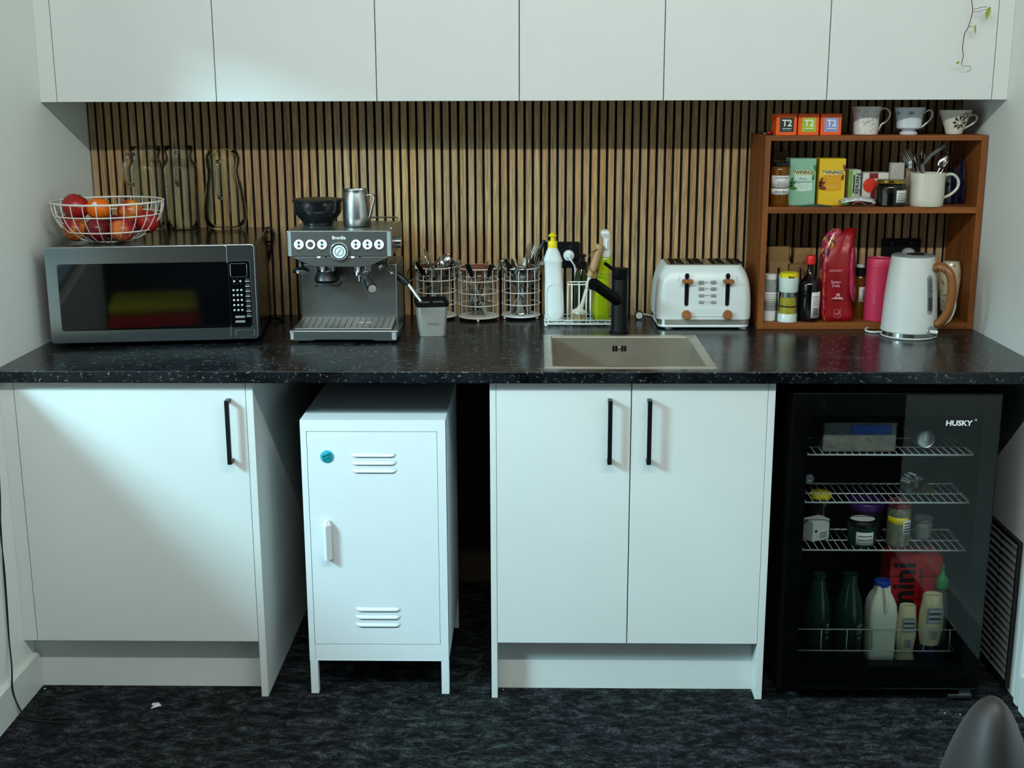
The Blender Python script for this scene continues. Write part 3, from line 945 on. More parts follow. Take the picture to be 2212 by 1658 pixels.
# tamper hanging at left
P = EC(649, 580, -.40)
o = MB(); o.lathe([(.0225, P.z - .012), (.0232, P.z - .010), (.0232, P.z - .007)], 28, (P.x, -.39, 0))
wb(o, 'tamper_base', M_chrome, em, smooth=True)
o = MB(); o.lathe([(.0225, P.z - .0068), (.021, P.z - .003), (.010, P.z + .003), (.007, P.z + .008), (.0075, hz0 + .001)], 28, (P.x, -.39, 0))
wb(o, 'tamper_handle', M_blk, em, smooth=True)
# steam wand
o = MB(); A = EC(836, 568, -.37); A2 = EC(840, 580, -.40); A3 = EC(848, 592, -.42)
o.tube(catmull([A + Vector((-.002, .02, .01)), A, A2, A3], 5), .0042, 10)
o.ball(EC(822, 576, -.38), .006, 12, 1, 1, 1.6)
wb(o, 'steam_wand', M_chrome, em, smooth='all')

# milk jug on the machine
jp = [(28, 491), (30, 489), (30, 470), (29, 440), (25, 420), (24, 413), (25, 411)]
J = oy(772, 489, -.30)
pr = prof(772, -.30, jp, 0); o0 = pr[0][1]; pr = [(r, z - o0) for r, z in pr]
t = thing('milk_jug', 'stainless steel milk frothing jug standing on the coffee machine', 'jug', (J.x, -.30, zt + .0005))
R0 = pr[-1][0]
def jr(r, z, th=0.):
    n = 40; out = []
    for i in range(n):
        a = 2 * PI * i / n
        sp_ = max(0, math.cos(a - PI * .95)) ** 12 * .010 * max(0, (z / pr[-1][1] - .75) * 4)
        out.append(((r - th + sp_) * math.cos(a), (r - th + sp_) * math.sin(a), z))
    return out
MB().loft([jr(r, z) for r, z in pr] + [jr(r, max(z, .002), .0014) for r, z in pr[::-1]]).build('body', M_steel, t, smooth='all')
hz_ = pr[-1][1]
hp = [(R0 - .001, 0, hz_ * .84), (R0 + .012, 0, hz_ * .86), (R0 + .022, 0, hz_ * .83), (R0 + .024, 0, hz_ * .74), (R0 + .016, 0, hz_ * .5), (R0 + .008, 0, hz_ * .25), (R0 + .002, 0, hz_ * .22)]
MB().tube([Matrix.Rotation(-.35, 3, 'Z') @ Vector(p) for p in catmull(hp, 4)], .002, flat=(.011, .0022)).build('handle', M_steel, t, smooth=True)

# ================================================================= knock box and brush
KA = oz(907, 727, .9); KB = oz(961, 723, .9)
kw = (KB - KA).length; ang = math.atan2(KB.y - KA.y, KB.x - KA.x) * .4
t = thing('knock_box', 'small square steel knock box with a black rim, beside the coffee machine', 'knock box', (KA.x, KA.y, .9), ang)
kh = oy(897, 663, KA.y).z - .9
wt = .0065
def sq(i, z): return [(p[0], p[1], z) for p in rrect(-i, kw + i, -i, kw + .02 + i, .012, 4)]
MB().loft([sq(0, .0005), sq(wt, kh)]).build('body', mat('pale brushed steel', 'c2bfb6', .4, .75, var=.04, scale=50, stretch=(1, 30, 30)), t, smooth=True)
MB().loft([sq(wt + .001, kh), sq(wt + .003, kh + .002), sq(wt + .003, kh + .012), sq(wt - .0, kh + .013), sq(wt - .004, kh + .011), sq(wt - .009, kh - .06)], cap0=False, cap1=True).build('rim', M_rub, t, smooth=True)
text('Breville', .011, (kw / 2, -.0062, kh * .45), M_inkg, t, rot=(PI / 2 + .11, 0, 0))
bar = MB(); bar.cyl((kw / 2, .02, kh + .006), (kw / 2, kw, kh + .006), .004); bar.build('knock_bar', M_rub, t)
K1 = oy(909, 651, -.33); K2 = oy(881, 612, -.31); K3 = oy(852, 588, -.30)
t = thing('cleaning_brush', 'black and silver cleaning brush leaning in the knock box', 'brush', tuple(K1))
wb(MB().tube([K1, K2], .0042, 12), 'shaft', mat('satin silver plastic', 'c9cccb', .3, .4), t, smooth=True)
o = MB(); o.tube([K2 + (K2 - K1) * -.05, K2 + (K3 - K2) * .4, K3], [.006, .011, .009], 12)
o.tube(catmull([K2 + Vector((.002, 0, .008)), oy(880, 590, -.305), oy(886, 581, -.305), oy(893, 588, -.305), oy(891, 601, -.305), K2 + Vector((.004, 0, .004))], 4), .0018, 6)
wb(o, 'head', M_blk, t, smooth=True)
# ================================================================= wire cutlery baskets
M_leather = mat('tan leather band', '6e3a20', .6, var=.1)
M_cut = mat('polished cutlery steel', 'c4c4c0', .14, 1., var=.02)


def cutlery(kind):
    """upright, handle end at z=0, working end at z=L; flat side faces -y"""
    t = thing({'fork': 'fork', 'spoon': 'spoon', 'knife': 'table_knife'}[kind], 'stainless steel ' + kind, 'cutlery')
    def flatrod(rows):   # (z, half width, y offset, half thickness)
        return [[(-w, y - h, z), (w, y - h, z), (w, y + h, z), (-w, y + h, z)] for z, w, y, h in rows]
    if kind == 'knife':
        b = MB().loft(flatrod([(0, .004, 0, .0016), (.004, .006, 0, .0018), (.04, .006, 0, .0022), (.095, .0045, 0, .0022), (.1, .0042, 0, .0014)]))
        b.build('grip', M_cut, t, bevel=.0008)
        b = MB().loft(flatrod([(.1, .0042, 0, .001), (.115, .008, 0, .0008), (.175, .0085, 0, .0006), (.2, .005, 0, .0005), (.207, .001, 0, .0004)]))
        b.build('blade', M_cut, t)
    else:
        b = MB().loft(flatrod([(0, .003, .003, .0008), (.003, .0085, .003, .001), (.02, .0085, .002, .001), (.07, .004, 0, .0012), (.12, .0028, -.003, .0013), (.135, .0035, -.004, .0012)]))
        b.build('grip', M_cut, t, bevel=.0006)
        if kind == 'fork':
            b = MB().loft(flatrod([(.133, .0035, -.004, .001), (.142, .010, -.003, .0009), (.15, .0125, -.001, .0008), (.158, .0128, .0, .0008)]))
            for x in (-.0112, -.0038, .0038, .0112):
                b.loft([[(x - w, y - h, z), (x + w, y - h, z), (x + w, y + h, z), (x - w, y + h, z)] for z, w, y, h in ((.157, .0018, 0, .0008), (.18, .0014, .001, .0007), (.200, .0008, -.002, .0004))])
            b.build('tines', M_cut, t)
        else:
            b = MB(); rings = []
            def sp(u, v):
                z = .132 + .062 * u
                w = .0205 * (math.sin(PI * min(1, u * .93 + .07)) ** .62)
                x = (v * 2 - 1) * w
                d = .008 * (1 - (v * 2 - 1) ** 2) * math.sin(PI * u) ** .8
                return (x, -.003 + d, z)
            b.grid(sp, 12, 8)
            b.build('bowl', M_cut, t, smooth='all', solid=.001)
    return t


PROTO = {k: cutlery(k) for k in ('fork', 'spoon', 'knife')}
index_children()
used = set()


def put_cut(kind, base, top, label, group, spin=0., upside=False, sc=1.):
    z = (Vector(top) - Vector(base)).normalized()
    q = z.to_track_quat('Z', 'Y').to_matrix().to_4x4()
    M_ = Matrix.Translation(base) @ q @ Matrix.Rotation(spin, 4, 'Z')
    if upside: M_ = Matrix.Translation(Vector(base) + z * .205) @ q @ Matrix.Rotation(PI, 4, 'X') @ Matrix.Rotation(spin, 4, 'Z')
    e = M_.to_euler()
    if kind not in used:
        used.add(kind); r = PROTO[kind]
        r.location = M_.translation; r.rotation_euler = e; r['label'] = label; r['group'] = group
        return r
    c = dup(PROTO[kind], M_.translation, e, label, group)
    c.scale = (sc, sc, sc)
    return c


def wire_basket(cxpx, wpx, front_y, top_y, label, gdy=0.):
    P = oz(cxpx, front_y, .9); R = wpx / 2 * mpp(P); Yc = P.y + R
    X = oy(cxpx, front_y, Yc).x
    zt = oy(cxpx, top_y, P.y).z - .9
    t = thing('cutlery_basket', label, 'basket', (X, Yc, .9), group='white wire cutlery baskets')
    def ring(mb, r, z, w, n=40): mb.tube([(r * math.cos(2 * PI * i / n), r * math.sin(2 * PI * i / n), z) for i in range(n)], w, 8, closed=True)
    z0 = .010
    m_ = MB()
    for k in range(5): ring(m_, R - .0015, z0 + (zt - z0) * k / 4, .0019 if k in (0, 4) else .0015)
    for i in range(13):
        a = 2 * PI * (i + .5) / 13
        x, y = (R - .004) * math.cos(a), (R - .004) * math.sin(a)
        m_.tube([(x * 1.03, y * 1.03, zt), (x, y, zt - .006), (x, y, z0)], .0013, 6)
    m_.build('wires', M_whp, t, smooth='all')
    MB().lathe([(R - .003, z0 - .001), (R - .003, z0 + .0005)], 32).build('base_plate', M_whp, t)
    for i in range(3):
        a = 2 * PI * i / 3 - PI / 2 + gdy
        MB().ball((math.cos(a) * (R - .004), math.sin(a) * (R - .004), .0042), .0042, 10).build('ball_foot', M_whp, t, smooth='all')
    # leather band at the back of the rim
    n = 18
    def lb(u, v):
        a = math.radians(10 + 160 * u); r = R - .0075
        return (r * math.cos(a), r * math.sin(a), zt - .024 + .026 * v)
    MB().grid(lb, n, 2).build('leather_band', M_leather, t, solid=.0015, smooth='all')
    return t, X, Yc, R


bas = [wire_basket(943, 90, 694, 581, 'left white wire cutlery basket, partly behind the small steel box', .2),
       wire_basket(1034.5, 90, 696, 583, 'middle white wire cutlery basket, holding upturned cutlery handles'),
       wire_basket(1125.5, 86, 693, 582, 'right white wire cutlery basket, next to the white bottle', PI / 3)]
rnd = random.Random(5)
spec = [('left', ['spoon', 'knife', 'spoon', 'fork', 'spoon', 'spoon', 'knife', 'spoon', 'fork', 'spoon'], [(-28, 542), (-5, 560), (26, 555), (38, 555)], False),
        ('middle', ['fork', 'spoon', 'spoon', 'knife', 'fork', 'spoon', 'fork', 'spoon', 'knife'], [], True),
        ('right', ['fork', 'knife', 'fork', 'fork', 'spoon', 'fork', 'knife', 'spoon', 'fork', 'knife'], [], False)]
for (t, X, Yc, R), (nm, kinds, _, up) in zip(bas, spec):
    n = len(kinds)
    for i, kd in enumerate(kinds):
        a = 2 * PI * i / n + rnd.uniform(-.2, .2)
        rb = R * .45; rt = R * rnd.uniform(.5, .72)
        b0 = Vector((X - math.cos(a) * rb, Yc - math.sin(a) * rb, .913))
        tp = Vector((X + math.cos(a + .5) * rt, Yc + math.sin(a + .5) * rt, .913 + .105))
        if nm == 'middle': tp.z -= .006
        lab = 'stainless steel %s %s in the %s white wire basket' % (kd, 'standing upside down' if up else 'standing upright', nm)
        if up: lab = 'stainless steel %s standing handle up in the middle white wire basket' % kd
        put_cut(kd, b0, tp, lab, '%ss in the %s wire basket' % ({'knife': 'knive'}.get(kd, kd), nm), rnd.uniform(-.7, .7), up)
EXTRA = [(0, 'spoon', 917, 530, .1), (0, 'spoon', 951, 550, .5), (0, 'spoon', 968, 542, 1.), (0, 'fork', 905, 556, .3), (0, 'knife', 975, 560, .4),
         (2, 'knife', 1087, 541, .2), (2, 'spoon', 1106, 552, .8), (2, 'fork', 1146, 524, .3), (2, 'fork', 1156, 530, -.4), (2, 'fork', 1138, 556, .2), (2, 'knife', 1133, 560, .5), (2, 'spoon', 1162, 560, .2)]
for bi, kd, px, py, sp_ in EXTRA:
    t, X, Yc, R = bas[bi]
    tp = oy(px, py, Yc + .008)
    b0 = Vector((X - (tp.x - X) * .55, Yc - .01 * sp_, .914))
    d_ = (tp - b0); sc_ = max(.9, min(1.12, d_.length / .2))
    b0 = tp - d_.normalized() * .2 * sc_
    nm = ('left', 'middle', 'right')[bi]
    put_cut(kd, b0, tp, 'stainless steel %s rising well above the rim of the %s white wire basket' % (kd, nm), 'tall %ss in the %s wire basket' % ({'knife': 'knive'}.get(kd, kd), nm), sp_, False, sc_)
# black kitchen knife leaning in the right basket
A = Vector((bas[2][1] - .005, bas[2][2] - .005, .915)); B = oy(1176, 518, bas[2][2] + .02)
t = thing('kitchen_knife', 'black handled utensil leaning right out of the right cutlery basket', 'utensil', tuple(A))
wb(MB().tube([A, A.lerp(B, .55)], .0014, flat=(.010, .0014)), 'blade', M_cut, t)
C_ = A.lerp(B, .55)
wb(MB().tube([C_, C_.lerp(B, .5) + Vector((-.003, 0, .004)), B], [.004, .0062, .005], 10), 'handle', M_blk, t, smooth=True)

# ================================================================= dish caddy and bottles
M_fr = M_whp
c0 = oz(1177, 706, .9)
CX0, CX1 = c0.x, oy(1322, 704, c0.y).x + .02
CY0, CY1 = c0.y + .004, c0.y + .105
t = thing('wire_caddy', 'low white wire sink caddy holding the white bottle and green spray bottle', 'caddy', (CX0, CY0, .9))
z1 = oy(1177, 691.5, CY0).z
m_ = MB()
m_.tube([(x, y, .908) for x, y in rrect(CX0, CX1, CY0, CY1, .006, 3)], .0020, 8, closed=True)
m_.tube([(x, y, z1) for x, y in rrect(CX0, CX1, CY0, CY1, .006, 3)], .0015, 8, closed=True)
for i in range(9):
    x = CX0 + (CX1 - CX0) * (i + .5) / 9; m_.tube([(x, CY0, .9085), (x, CY1, .9085)], .0013, 6)
for i in range(5):
    y = CY0 + (CY1 - CY0) * (i + .5) / 5; m_.tube([(CX0, y, .9075), (CX1, y, .9075)], .0013, 6)
wb(m_, 'tray', M_fr, t, smooth='all')
cxa, cxb = oy(1227, 650, CY0).x, oy(1276, 650, CY0).x
zc = oy(1250, 614.5, CY0).z
cyb = CY0 + .055
m_ = MB()
m_.tube([(x, y, zc) for x, y in rrect(cxa, cxb, CY0 + .001, cyb, .005, 3)], .0019, 8, closed=True)
for x in [cxa, cxa + (cxb - cxa) * .18, cxa + (cxb - cxa) * .5, cxa + (cxb - cxa) * .82, cxb]:
    for y in (CY0 + .001, cyb): m_.tube([(x, y, zc), (x, y, .9075)], .0013, 6)
for y in (CY0 + .028,):
    for x in (cxa, cxb): m_.tube([(x, y, zc), (x, y, .9075)], .0013, 6)
wb(m_, 'brush_cage', M_fr, t, smooth='all')
for x in (CX0 + .003, CX1 - .003):
    for y in (CY0 + .003, CY1 - .003): wb(MB().ball((x, y, .9042), .0042, 10), 'ball_foot', M_fr, t, smooth='all')


def oval_bottle(t, cx, Y, rows, dfac, z0, m, name='body', lean=0., n=32, sup=.8):
    """rows (cx_px, half_px, y_px) bottom to top"""
    rings = []; zs = None
    for c_, hw, y in rows:
        P = oy(c_, y, Y); r = hw * mpp(P)
        if zs is None: zs = P.z
        z = P.z - zs + z0
        ring = []
        for i in range(n):
            a = 2 * PI * i / n; ca, sa = math.cos(a), math.sin(a)
            ring.append((P.x + r * abs(ca) ** sup * (1 if ca >= 0 else -1), Y + r * dfac(hw) * abs(sa) ** sup * (1 if sa >= 0 else -1), z))
        rings.append(ring)
    return wb(MB().loft(rings), name, m, t, smooth=True), rings[-1][0][2], zs


YB_ = CY0 + .045
M_bot = mat('matt white bottle plastic', 'd9dedb', .38, var=.01, sss=.05)
t = thing('detergent_bottle', 'white plastic dish detergent bottle with a yellow push-pull cap', 'bottle', tuple(oy(1197, 700, YB_)))
t.location.z = .911
df = lambda h: .62 if h > 12 else .95
o, ztp, zs = oval_bottle(t, 0, YB_, [(1198, 17, 699), (1198, 20, 696), (1198, 21, 680), (1197, 20.5, 640), (1196, 19, 605), (1195, 18.5, 585), (1195, 19, 574), (1195, 20.5, 571), (1194.5, 20, 567), (1194, 15, 553), (1193.5, 10.5, 543), (1193.5, 10, 541)], df, .911, M_bot)
m_ = MB(); rp = []
def surf_y(px, py, hw):  # front face of the bottle for the label recess
    return YB_ - hw * .62 * .00132
pts = [oy(x, y, YB_ - .0176) for x, y in rrect(1180.5, 1215.5, 614, 689, 16, 6)]
m_.tube(pts, .0008, 6, closed=True)
wb(m_, 'label_outline', M_bot, t, smooth='all')
M_yel = mat('yellow plastic cap', 'e8cf10', .35, var=.01)
P = oy(1193.5, 541, YB_)
q = .00131
cz = P.z - zs + .911
MB_ = MB().lathe([(.0140, cz - .002), (.0140, cz + .016), (.0125, cz + .0185), (.0065, cz + .0195), (.006, cz + .026), (.0065, cz + .030), (.012, cz + .032), (.0125, cz + .035), (.009, cz + .038), (.0045, cz + .042), (.001, cz + .043)], 24, (P.x, YB_, 0))
wb(MB_, 'cap', M_yel, t, smooth=True)

# green spray bottle
YS = CY0 + .05
t = thing('spray_bottle', 'clear spray bottle of lime green cleaner with white trigger, behind the tap', 'bottle', tuple(oy(1298, 700, YS)))
t.location.z = .911
M_grn = mat('lime green cleaner', 'a3b80f', .12, var=.05, trans=.25, scale=6)
df2 = lambda h: .66
o, ztp, zs = oval_bottle(t, 0, YS, [(1298, 15, 700), (1298, 18.5, 697), (1298, 19, 670), (1299, 18, 640), (1302, 15, 605), (1304, 13.5, 592), (1306, 14.5, 583), (1307, 15, 573), (1308, 12, 563), (1309, 9, 561)], df2, .911, M_grn)
o2, zt2, _ = oval_bottle(t, 0, YS, [(1309, 9, 563), (1309, 9.5, 561), (1310, 9.5, 549), (1310, 8.5, 548)], lambda h: 1., ztp - .003, M_white, 'collar')
P1 = oy(1310, 549, YS)
zo = ztp - .003 - oy(1309, 563, YS).z
def SP(px, py, dy=0): v = oy(px, py, YS); return Vector((v.x, YS + dy, v.z + zo))
m_ = MB()
def rect(c, w, d): return [(c.x - w, c.y - d, c.z), (c.x + w, c.y - d, c.z), (c.x + w, c.y + d, c.z), (c.x - w, c.y + d, c.z)]
m_.loft([rect(SP(1311, 550), .010, .010), rect(SP(1310, 535), .010, .010), rect(SP(1310, 522, -.002), .011, .012), rect(SP(1307, 514, -.008), .014, .018), rect(SP(1306, 507, -.012), .012, .016), rect(SP(1308, 504, -.006), .007, .010)])
tg = wb(m_, 'trigger_head', M_white, t, bevel=.004, smooth=True, bseg=3)
m_ = MB(); m_.tube(catmull([SP(1310, 524, -.010), SP(1309, 534, -.02), SP(1309, 544, -.022)], 4), .004, 8)
wb(m_, 'trigger', M_white, t, smooth=True)

# soap dispenser
YD_ = CY1 + .03
t = thing('soap_dispenser', 'clear dark bottle with black pump standing behind the dish brush', 'bottle', tuple(oz(1257, 688, .9)))
t.location = (oy(1257, 688, YD_).x, YD_, .9)
M_dkg = glassmat('smoky green glass', '9fae9f')
pr = prof(1257, YD_, [(14, 688), (17, 685), (17, 600), (15, 588), (11, 580), (10.5, 577)], 0); z_ = pr[0][1]
pr = [(r, z - z_ + .9) for r, z in pr]
inn = [(max(r - .002, .001), max(z, .903)) for r, z in pr][::-1]
wb(MB().lathe(pr + inn, 32, (t.location.x, YD_, 0)), 'body', M_dkg, t, smooth=True)
zz = pr[-1][1]; X_ = t.location.x
pm = wb(MB().lathe([(.0155, zz - .004), (.0155, zz + .014), (.013, zz + .017), (.008, zz + .019), (.007, zz + .032), (.011, zz + .033), (.011, zz + .040), (.002, zz + .042)], 24, (X_, YD_, 0)), 'pump', M_blk, t, smooth=True)
wb(MB().tube([(X_ + .004, YD_, zz + .038), (X_ - .018, YD_ - .02, zz + .04), (X_ - .023, YD_ - .025, zz + .036)], .0035, 8), 'spout', M_blk, pm, smooth=True)

# dish brush
YBR = CY0 + .028
t = thing('dish_brush', 'wooden handled dish brush with leather loop, bristles down in the wire caddy', 'brush', tuple(oy(1250, 700, YBR)))
def BR(px, py, dy=0): return oy(px, py, YBR) + Vector((0, dy, 0))
M_bw = wood('beech handle', '9c7a52', 'c09a6c', 1, 'z')
wb(MB().tube(catmull([BR(1297, 529), BR(1291, 545), BR(1284, 570), BR(1277, 590), BR(1275, 597)], 3), [.0125] * 3 + [.0128] * 5 + [.011] * 4 + [.009], 16), 'handle', M_bw, t, smooth=True)
M_cream = mat('cream enamel rod', 'cfcabb', .4, var=.02)
wb(MB().tube([BR(1275, 595), BR(1266, 628), BR(1256, 664)], [.0062, .0055, .0062], 12), 'shaft', M_cream, t, smooth=True)
P = BR(1252, 672)
MT = Matrix.Translation(P) @ Matrix.Rotation(math.radians(6), 4, 'Y')
wb(MB().lathe([(.024, -.006), (.024, 0), (.018, .004), (.010, .009), (.006, .018)], 24, M=MT), 'head', M_cream, t, smooth=True)
m_ = MB(); rr = random.Random(3)
for i in range(240):
    a = rr.uniform(0, 2 * PI); r = .022 * math.sqrt(rr.random()); 
    r2 = r * 1.25
    p0 = MT @ Vector((r * math.cos(a), r * math.sin(a), -.004)); p1 = MT @ Vector((r2 * math.cos(a + .2), r2 * math.sin(a + .2), -.029 + rr.uniform(0, .004)))
    p1.z = max(p1.z, .9105)
    m_.tube([p0, p1], .0007, 4)
o = wb(m_, 'bristles', mat('natural bristle', 'b39d6e', .8, var=.2), t); o['kind'] = 'stuff'
wb(MB().tube(catmull([BR(1291, 536, -.011), BR(1276, 545, -.014), BR(1269, 560, -.012), BR(1272, 578, -.012), BR(1284, 587, -.014), BR(1300, 590, -.014), BR(1315, 592, -.02), BR(1322, 596, -.02)], 4), .0016, flat=(.005, .0016)), 'leather_loop', mat('leather cord', '5e4228', .7, var=.1), t, smooth=True)

# ---- power outlets on the slats


def outlet(x0, x1, y0, y1, label):
    A_ = oy(x0, y0, -.008); B_ = oy(x1, y1, -.008)
    cx, cz = (A_.x + B_.x) / 2, (A_.z + B_.z) / 2; w_, h_ = (B_.x - A_.x) / 2, (A_.z - B_.z) / 2
    t = thing('power_outlet', label, 'socket', (cx, 0, cz), group='black double power outlets')
    MB().prism(rrect(-w_, w_, -h_, h_, .006), 'y', -.009, -.0003).build('plate', M_blkm, t, bevel=.0015)
    for s_ in (-1, 1):
        MB().box(s_ * w_ * .5 - .005, s_ * w_ * .5 + .005, -.0115, -.009, h_ * .45, h_ * .75).build('switch', M_blk, t, bevel=.001)
    return t


outlet(1175, 1252, 522, 577, 'black double power outlet on the slats behind the white detergent bottle')
P = oy(1229, 553, -.03)
t = thing('wall_plug', 'round white plug in the black outlet behind the dish bottles', 'plug', (P.x, -.0095, P.z))
MT = Matrix.Rotation(PI / 2, 4, 'X')
MB().lathe([(.017, 0), (.017, .012), (.0145, .016), (.007, .018), (.006, .026), (.003, .028)], 28, M=MT).build('plug_body', M_white, t, smooth=True)
MB().tube(catmull([(0, -.026, 0), (.004, -.033, -.008), (.012, -.034, -.02), (.018, -.03, -.032), (.02, -.03, -.06), (.021, -.028, -.12)], 4), .003, 8).build('cord', M_white, t, smooth='all')

# ================================================================= tap
YT = -.297
t = thing('tap', 'matt black single lever kitchen tap behind the sink', 'tap', (oy(1337, 715, YT).x, YT, .9))
def TP(px, py, dy=0): v = oy(px, py, YT); return Vector((v.x, YT + dy, v.z))
TX = t.location.x; rb = 17.5 * mpp(TP(1337, 650))
zt1 = TP(1337, 603).z; zt2 = TP(1337, 579).z
wb(MB().lathe([(rb * 1.22, .9), (rb * 1.22, .904), (rb * 1.08, .908), (rb, .912), (rb, zt1), (rb * .96, zt1 + .0015)], 32, (TX, YT, 0)), 'body', M_blkm, t, smooth=True)
cap_ = wb(MB().lathe([(rb * .96, zt1 + .001), (rb * 1.02, zt1 + .003), (rb * 1.04, zt2 - .001), (rb, zt2)], 32, (TX, YT, 0)), 'cartridge_cap', M_blkm, t, smooth=True)
wb(MB().tube([(TX - rb * .2, YT, zt2 - .010), TP(1320, 578, -.004), TP(1306, 567, -.012)], [.006, .0055, .005], 10), 'lever', M_blkm, t, smooth=True)
S0 = Vector((TX, YT - .004, TP(1330, 652).z)); S1 = oy(1283, 612, YT - .10)
wb(MB().tube([S0, S0.lerp(S1, .5), S1], .0155, 20), 'spout', M_blkm, t, smooth=True)
d_ = Vector((-.25, -.85, -.5)).normalized()
wb(MB().cyl(S1 + Vector((0, .005, 0)), S1 + d_ * .012, .0158, .0135, 24), 'nozzle', M_blkm, t, smooth=True)

# ================================================================= toaster
TYF = -.243
def TW(px, py, Y=TYF): return oy(px, py, Y)
t = toaster = thing('toaster', 'white four-slice toaster with wooden levers and dials on the counter', 'toaster', (TW(1521, 709).x, -.14, .9))
M_tw = mat('satin white toaster enamel', 'd4d9d6', .3, var=.01)
xl, xr = TW(1417, 680).x, TW(1625, 680).x
xtl, xtr = TW(1437, 577, -.225).x, TW(1606, 577, -.225).x
zb, zt_ = TW(1520, 690).z, TW(1520, 576, -.228).z
rows = []
N = 8
ybk = -.045
for k in range(N + 1):
    u = k / N
    z = zb + (zt_ - zb) * u
    e = u ** 5 * .8 + u * .2
    x0_, x1_ = xl + (xtl - xl) * e, xr + (xtr - xr) * e
    if u < .15: x0_ += (.15 - u) * .012; x1_ -= (.15 - u) * .012
    yf_ = TYF + .022 * u ** 4; yb_ = ybk - .012 * u ** 4
    rows.append([(p[0], p[1], z) for p in rrect(x0_, x1_, yf_, yb_, .028, 6)])
top = [(p[0], p[1], zt_ + .003) for p in rrect(xtl + .006, xtr - .006, TYF + .029, ybk - .018, .02, 6)]
body = wb(MB().loft(rows + [top], cap0=True, cap1=True), 'body', M_tw, t, smooth=True)
M_tst = mat('dark toaster top steel', '9c9a92', .3, .9)
tx0, tx1, ty0, ty1 = xtl + .008, xtr - .008, TYF + .034, ybk - .024
tp = wb(MB().prism(rrect(tx0, tx1, ty0, ty1, .008), 'z', zt_ + .0032, zt_ + .0042), 'top_plate', M_tst, t)
for cxp in (1459, 1499, 1546, 1586):
    c_ = TW(cxp, 570, (ty0 + ty1) / 2).x
    m_ = MB(); m_.prism(rrect(c_ - .019, c_ + .019, ty0 + .010, ty1 - .010, .003), 'z', zt_ + .0043, zt_ + .0047)
    sl = wb(m_, 'slot', M_rub, tp)
    m_ = MB(); m_.tube([(c_ - .012, ty0 + .016, zt_ + .0052), (c_ + .012, ty0 + .016, zt_ + .0052)], .0009, 6); m_.tube([(c_ - .003, ty0 + .016, zt_ + .0052), (c_ - .003, ty1 - .014, zt_ + .0052)], .0009, 6)
    wb(m_, 'slot_wires', M_chrome, tp)
zc0, zc1 = TW(1520, 702).z, TW(1520, 690).z
wb(MB().prism(rrect(xl + .008, xr - .004, TYF + .003, ybk - .003, .026), 'z', zc0, zc1 + .001), 'chrome_band', mat('bright band steel', 'c8c6be', .22, .75), t)
wb(MB().prism(rrect(xl + .006, xr - .006, TYF - .001, ybk - .002, .026), 'z', .9055, zc0), 'base', M_tw, t, bevel=.002)
for x in (TW(1446, 709).x, TW(1606, 709).x):
    for y in (TYF + .02, ybk - .03): wb(MB().cyl((x, y, .9), (x, y, .906), .011, .012), 'foot', M_white, t)
M_tk = wood('acacia knob', '7a4a26', 'a5683a', 1.2, 'x')
def yfr(z): return TYF + .022 * ((z - zb) / (zt_ - zb)) ** 4
for cxp in (1484.5, 1573):
    A_ = TW(cxp, 590); B_ = TW(cxp, 661)
    m_ = MB(); m_.prism(rrect(A_.x - .0062, A_.x + .0062, B_.z, A_.z, .006), 'y', TYF - .0006, TYF + .006)
    tk = wb(m_, 'lever_track', M_chrome, t)
    wb(MB().prism(rrect(A_.x - .0034, A_.x + .0034, B_.z + .004, A_.z - .004, .003), 'y', TYF - .0009, TYF + .002), 'lever_groove', M_rub, tk)
    L_ = TW(cxp, 606.5)
    wb(MB().prism(rrect(L_.x - .0155, L_.x + .0155, L_.z - .0055, L_.z + .0055, .004), 'y', TYF - .02, TYF - .001), 'lever', M_tk, t, bevel=.002, smooth=True)
    D_ = TW(cxp - 2, 679)
    MX = Matrix.Translation((D_.x, TYF + .001, D_.z)) @ Matrix.Rotation(PI / 2, 4, 'X')
    wb(MB().lathe([(.0135, 0), (.0135, .012), (.012, .014), (.002, .0145)], 28, M=MX), 'dial', M_tk, t, smooth=True)
    m_ = MB(); sg = -1 if cxp < 1500 else 1
    c_ = TW(cxp + sg * 17.5, 601)
    m_.tube([(c_.x - .003, TYF, c_.z + .006), (c_.x + .002, TYF, c_.z + .005), (c_.x + .003, TYF, c_.z), (c_.x + .001, TYF, c_.z - .005), (c_.x - .003, TYF, c_.z - .004)], .0005, 5)
    wb(m_, 'slice_mark', M_inkg, t)
M_tb = mat('grey toaster button', '8b908e', .4)
for cxp in (1515, 1541):
    for cyp in (609, 623.3, 638, 652.5):
        P = TW(cxp, cyp)
        wb(MB().prism(rrect(P.x - .0078, P.x + .0078, P.z - .0042, P.z + .0042, .0018), 'y', TYF - .0025, TYF + .002), 'button', M_tb, t, bevel=.0008)
for i, s_ in enumerate(('REHEAT', 'BAGEL', 'DEFROST', 'CANCEL')):
    wtext(s_, .0038, TW(1528, (609, 623.3, 638, 652.5)[i]) + Vector((0, -.0002, 0)), M_inkg, t, ext=.0001)
P0, P1 = TW(1488, 664), TW(1568, 664)
wb(MB().prism([(TYF + .001, P0.z), (TYF - .0018, P0.z - .001), (TYF - .002, P0.z - .026), (TYF + .001, P0.z - .028)], 'x', P0.x, P1.x), 'crumb_tray_panel', M_tw, t, bevel=.0006)
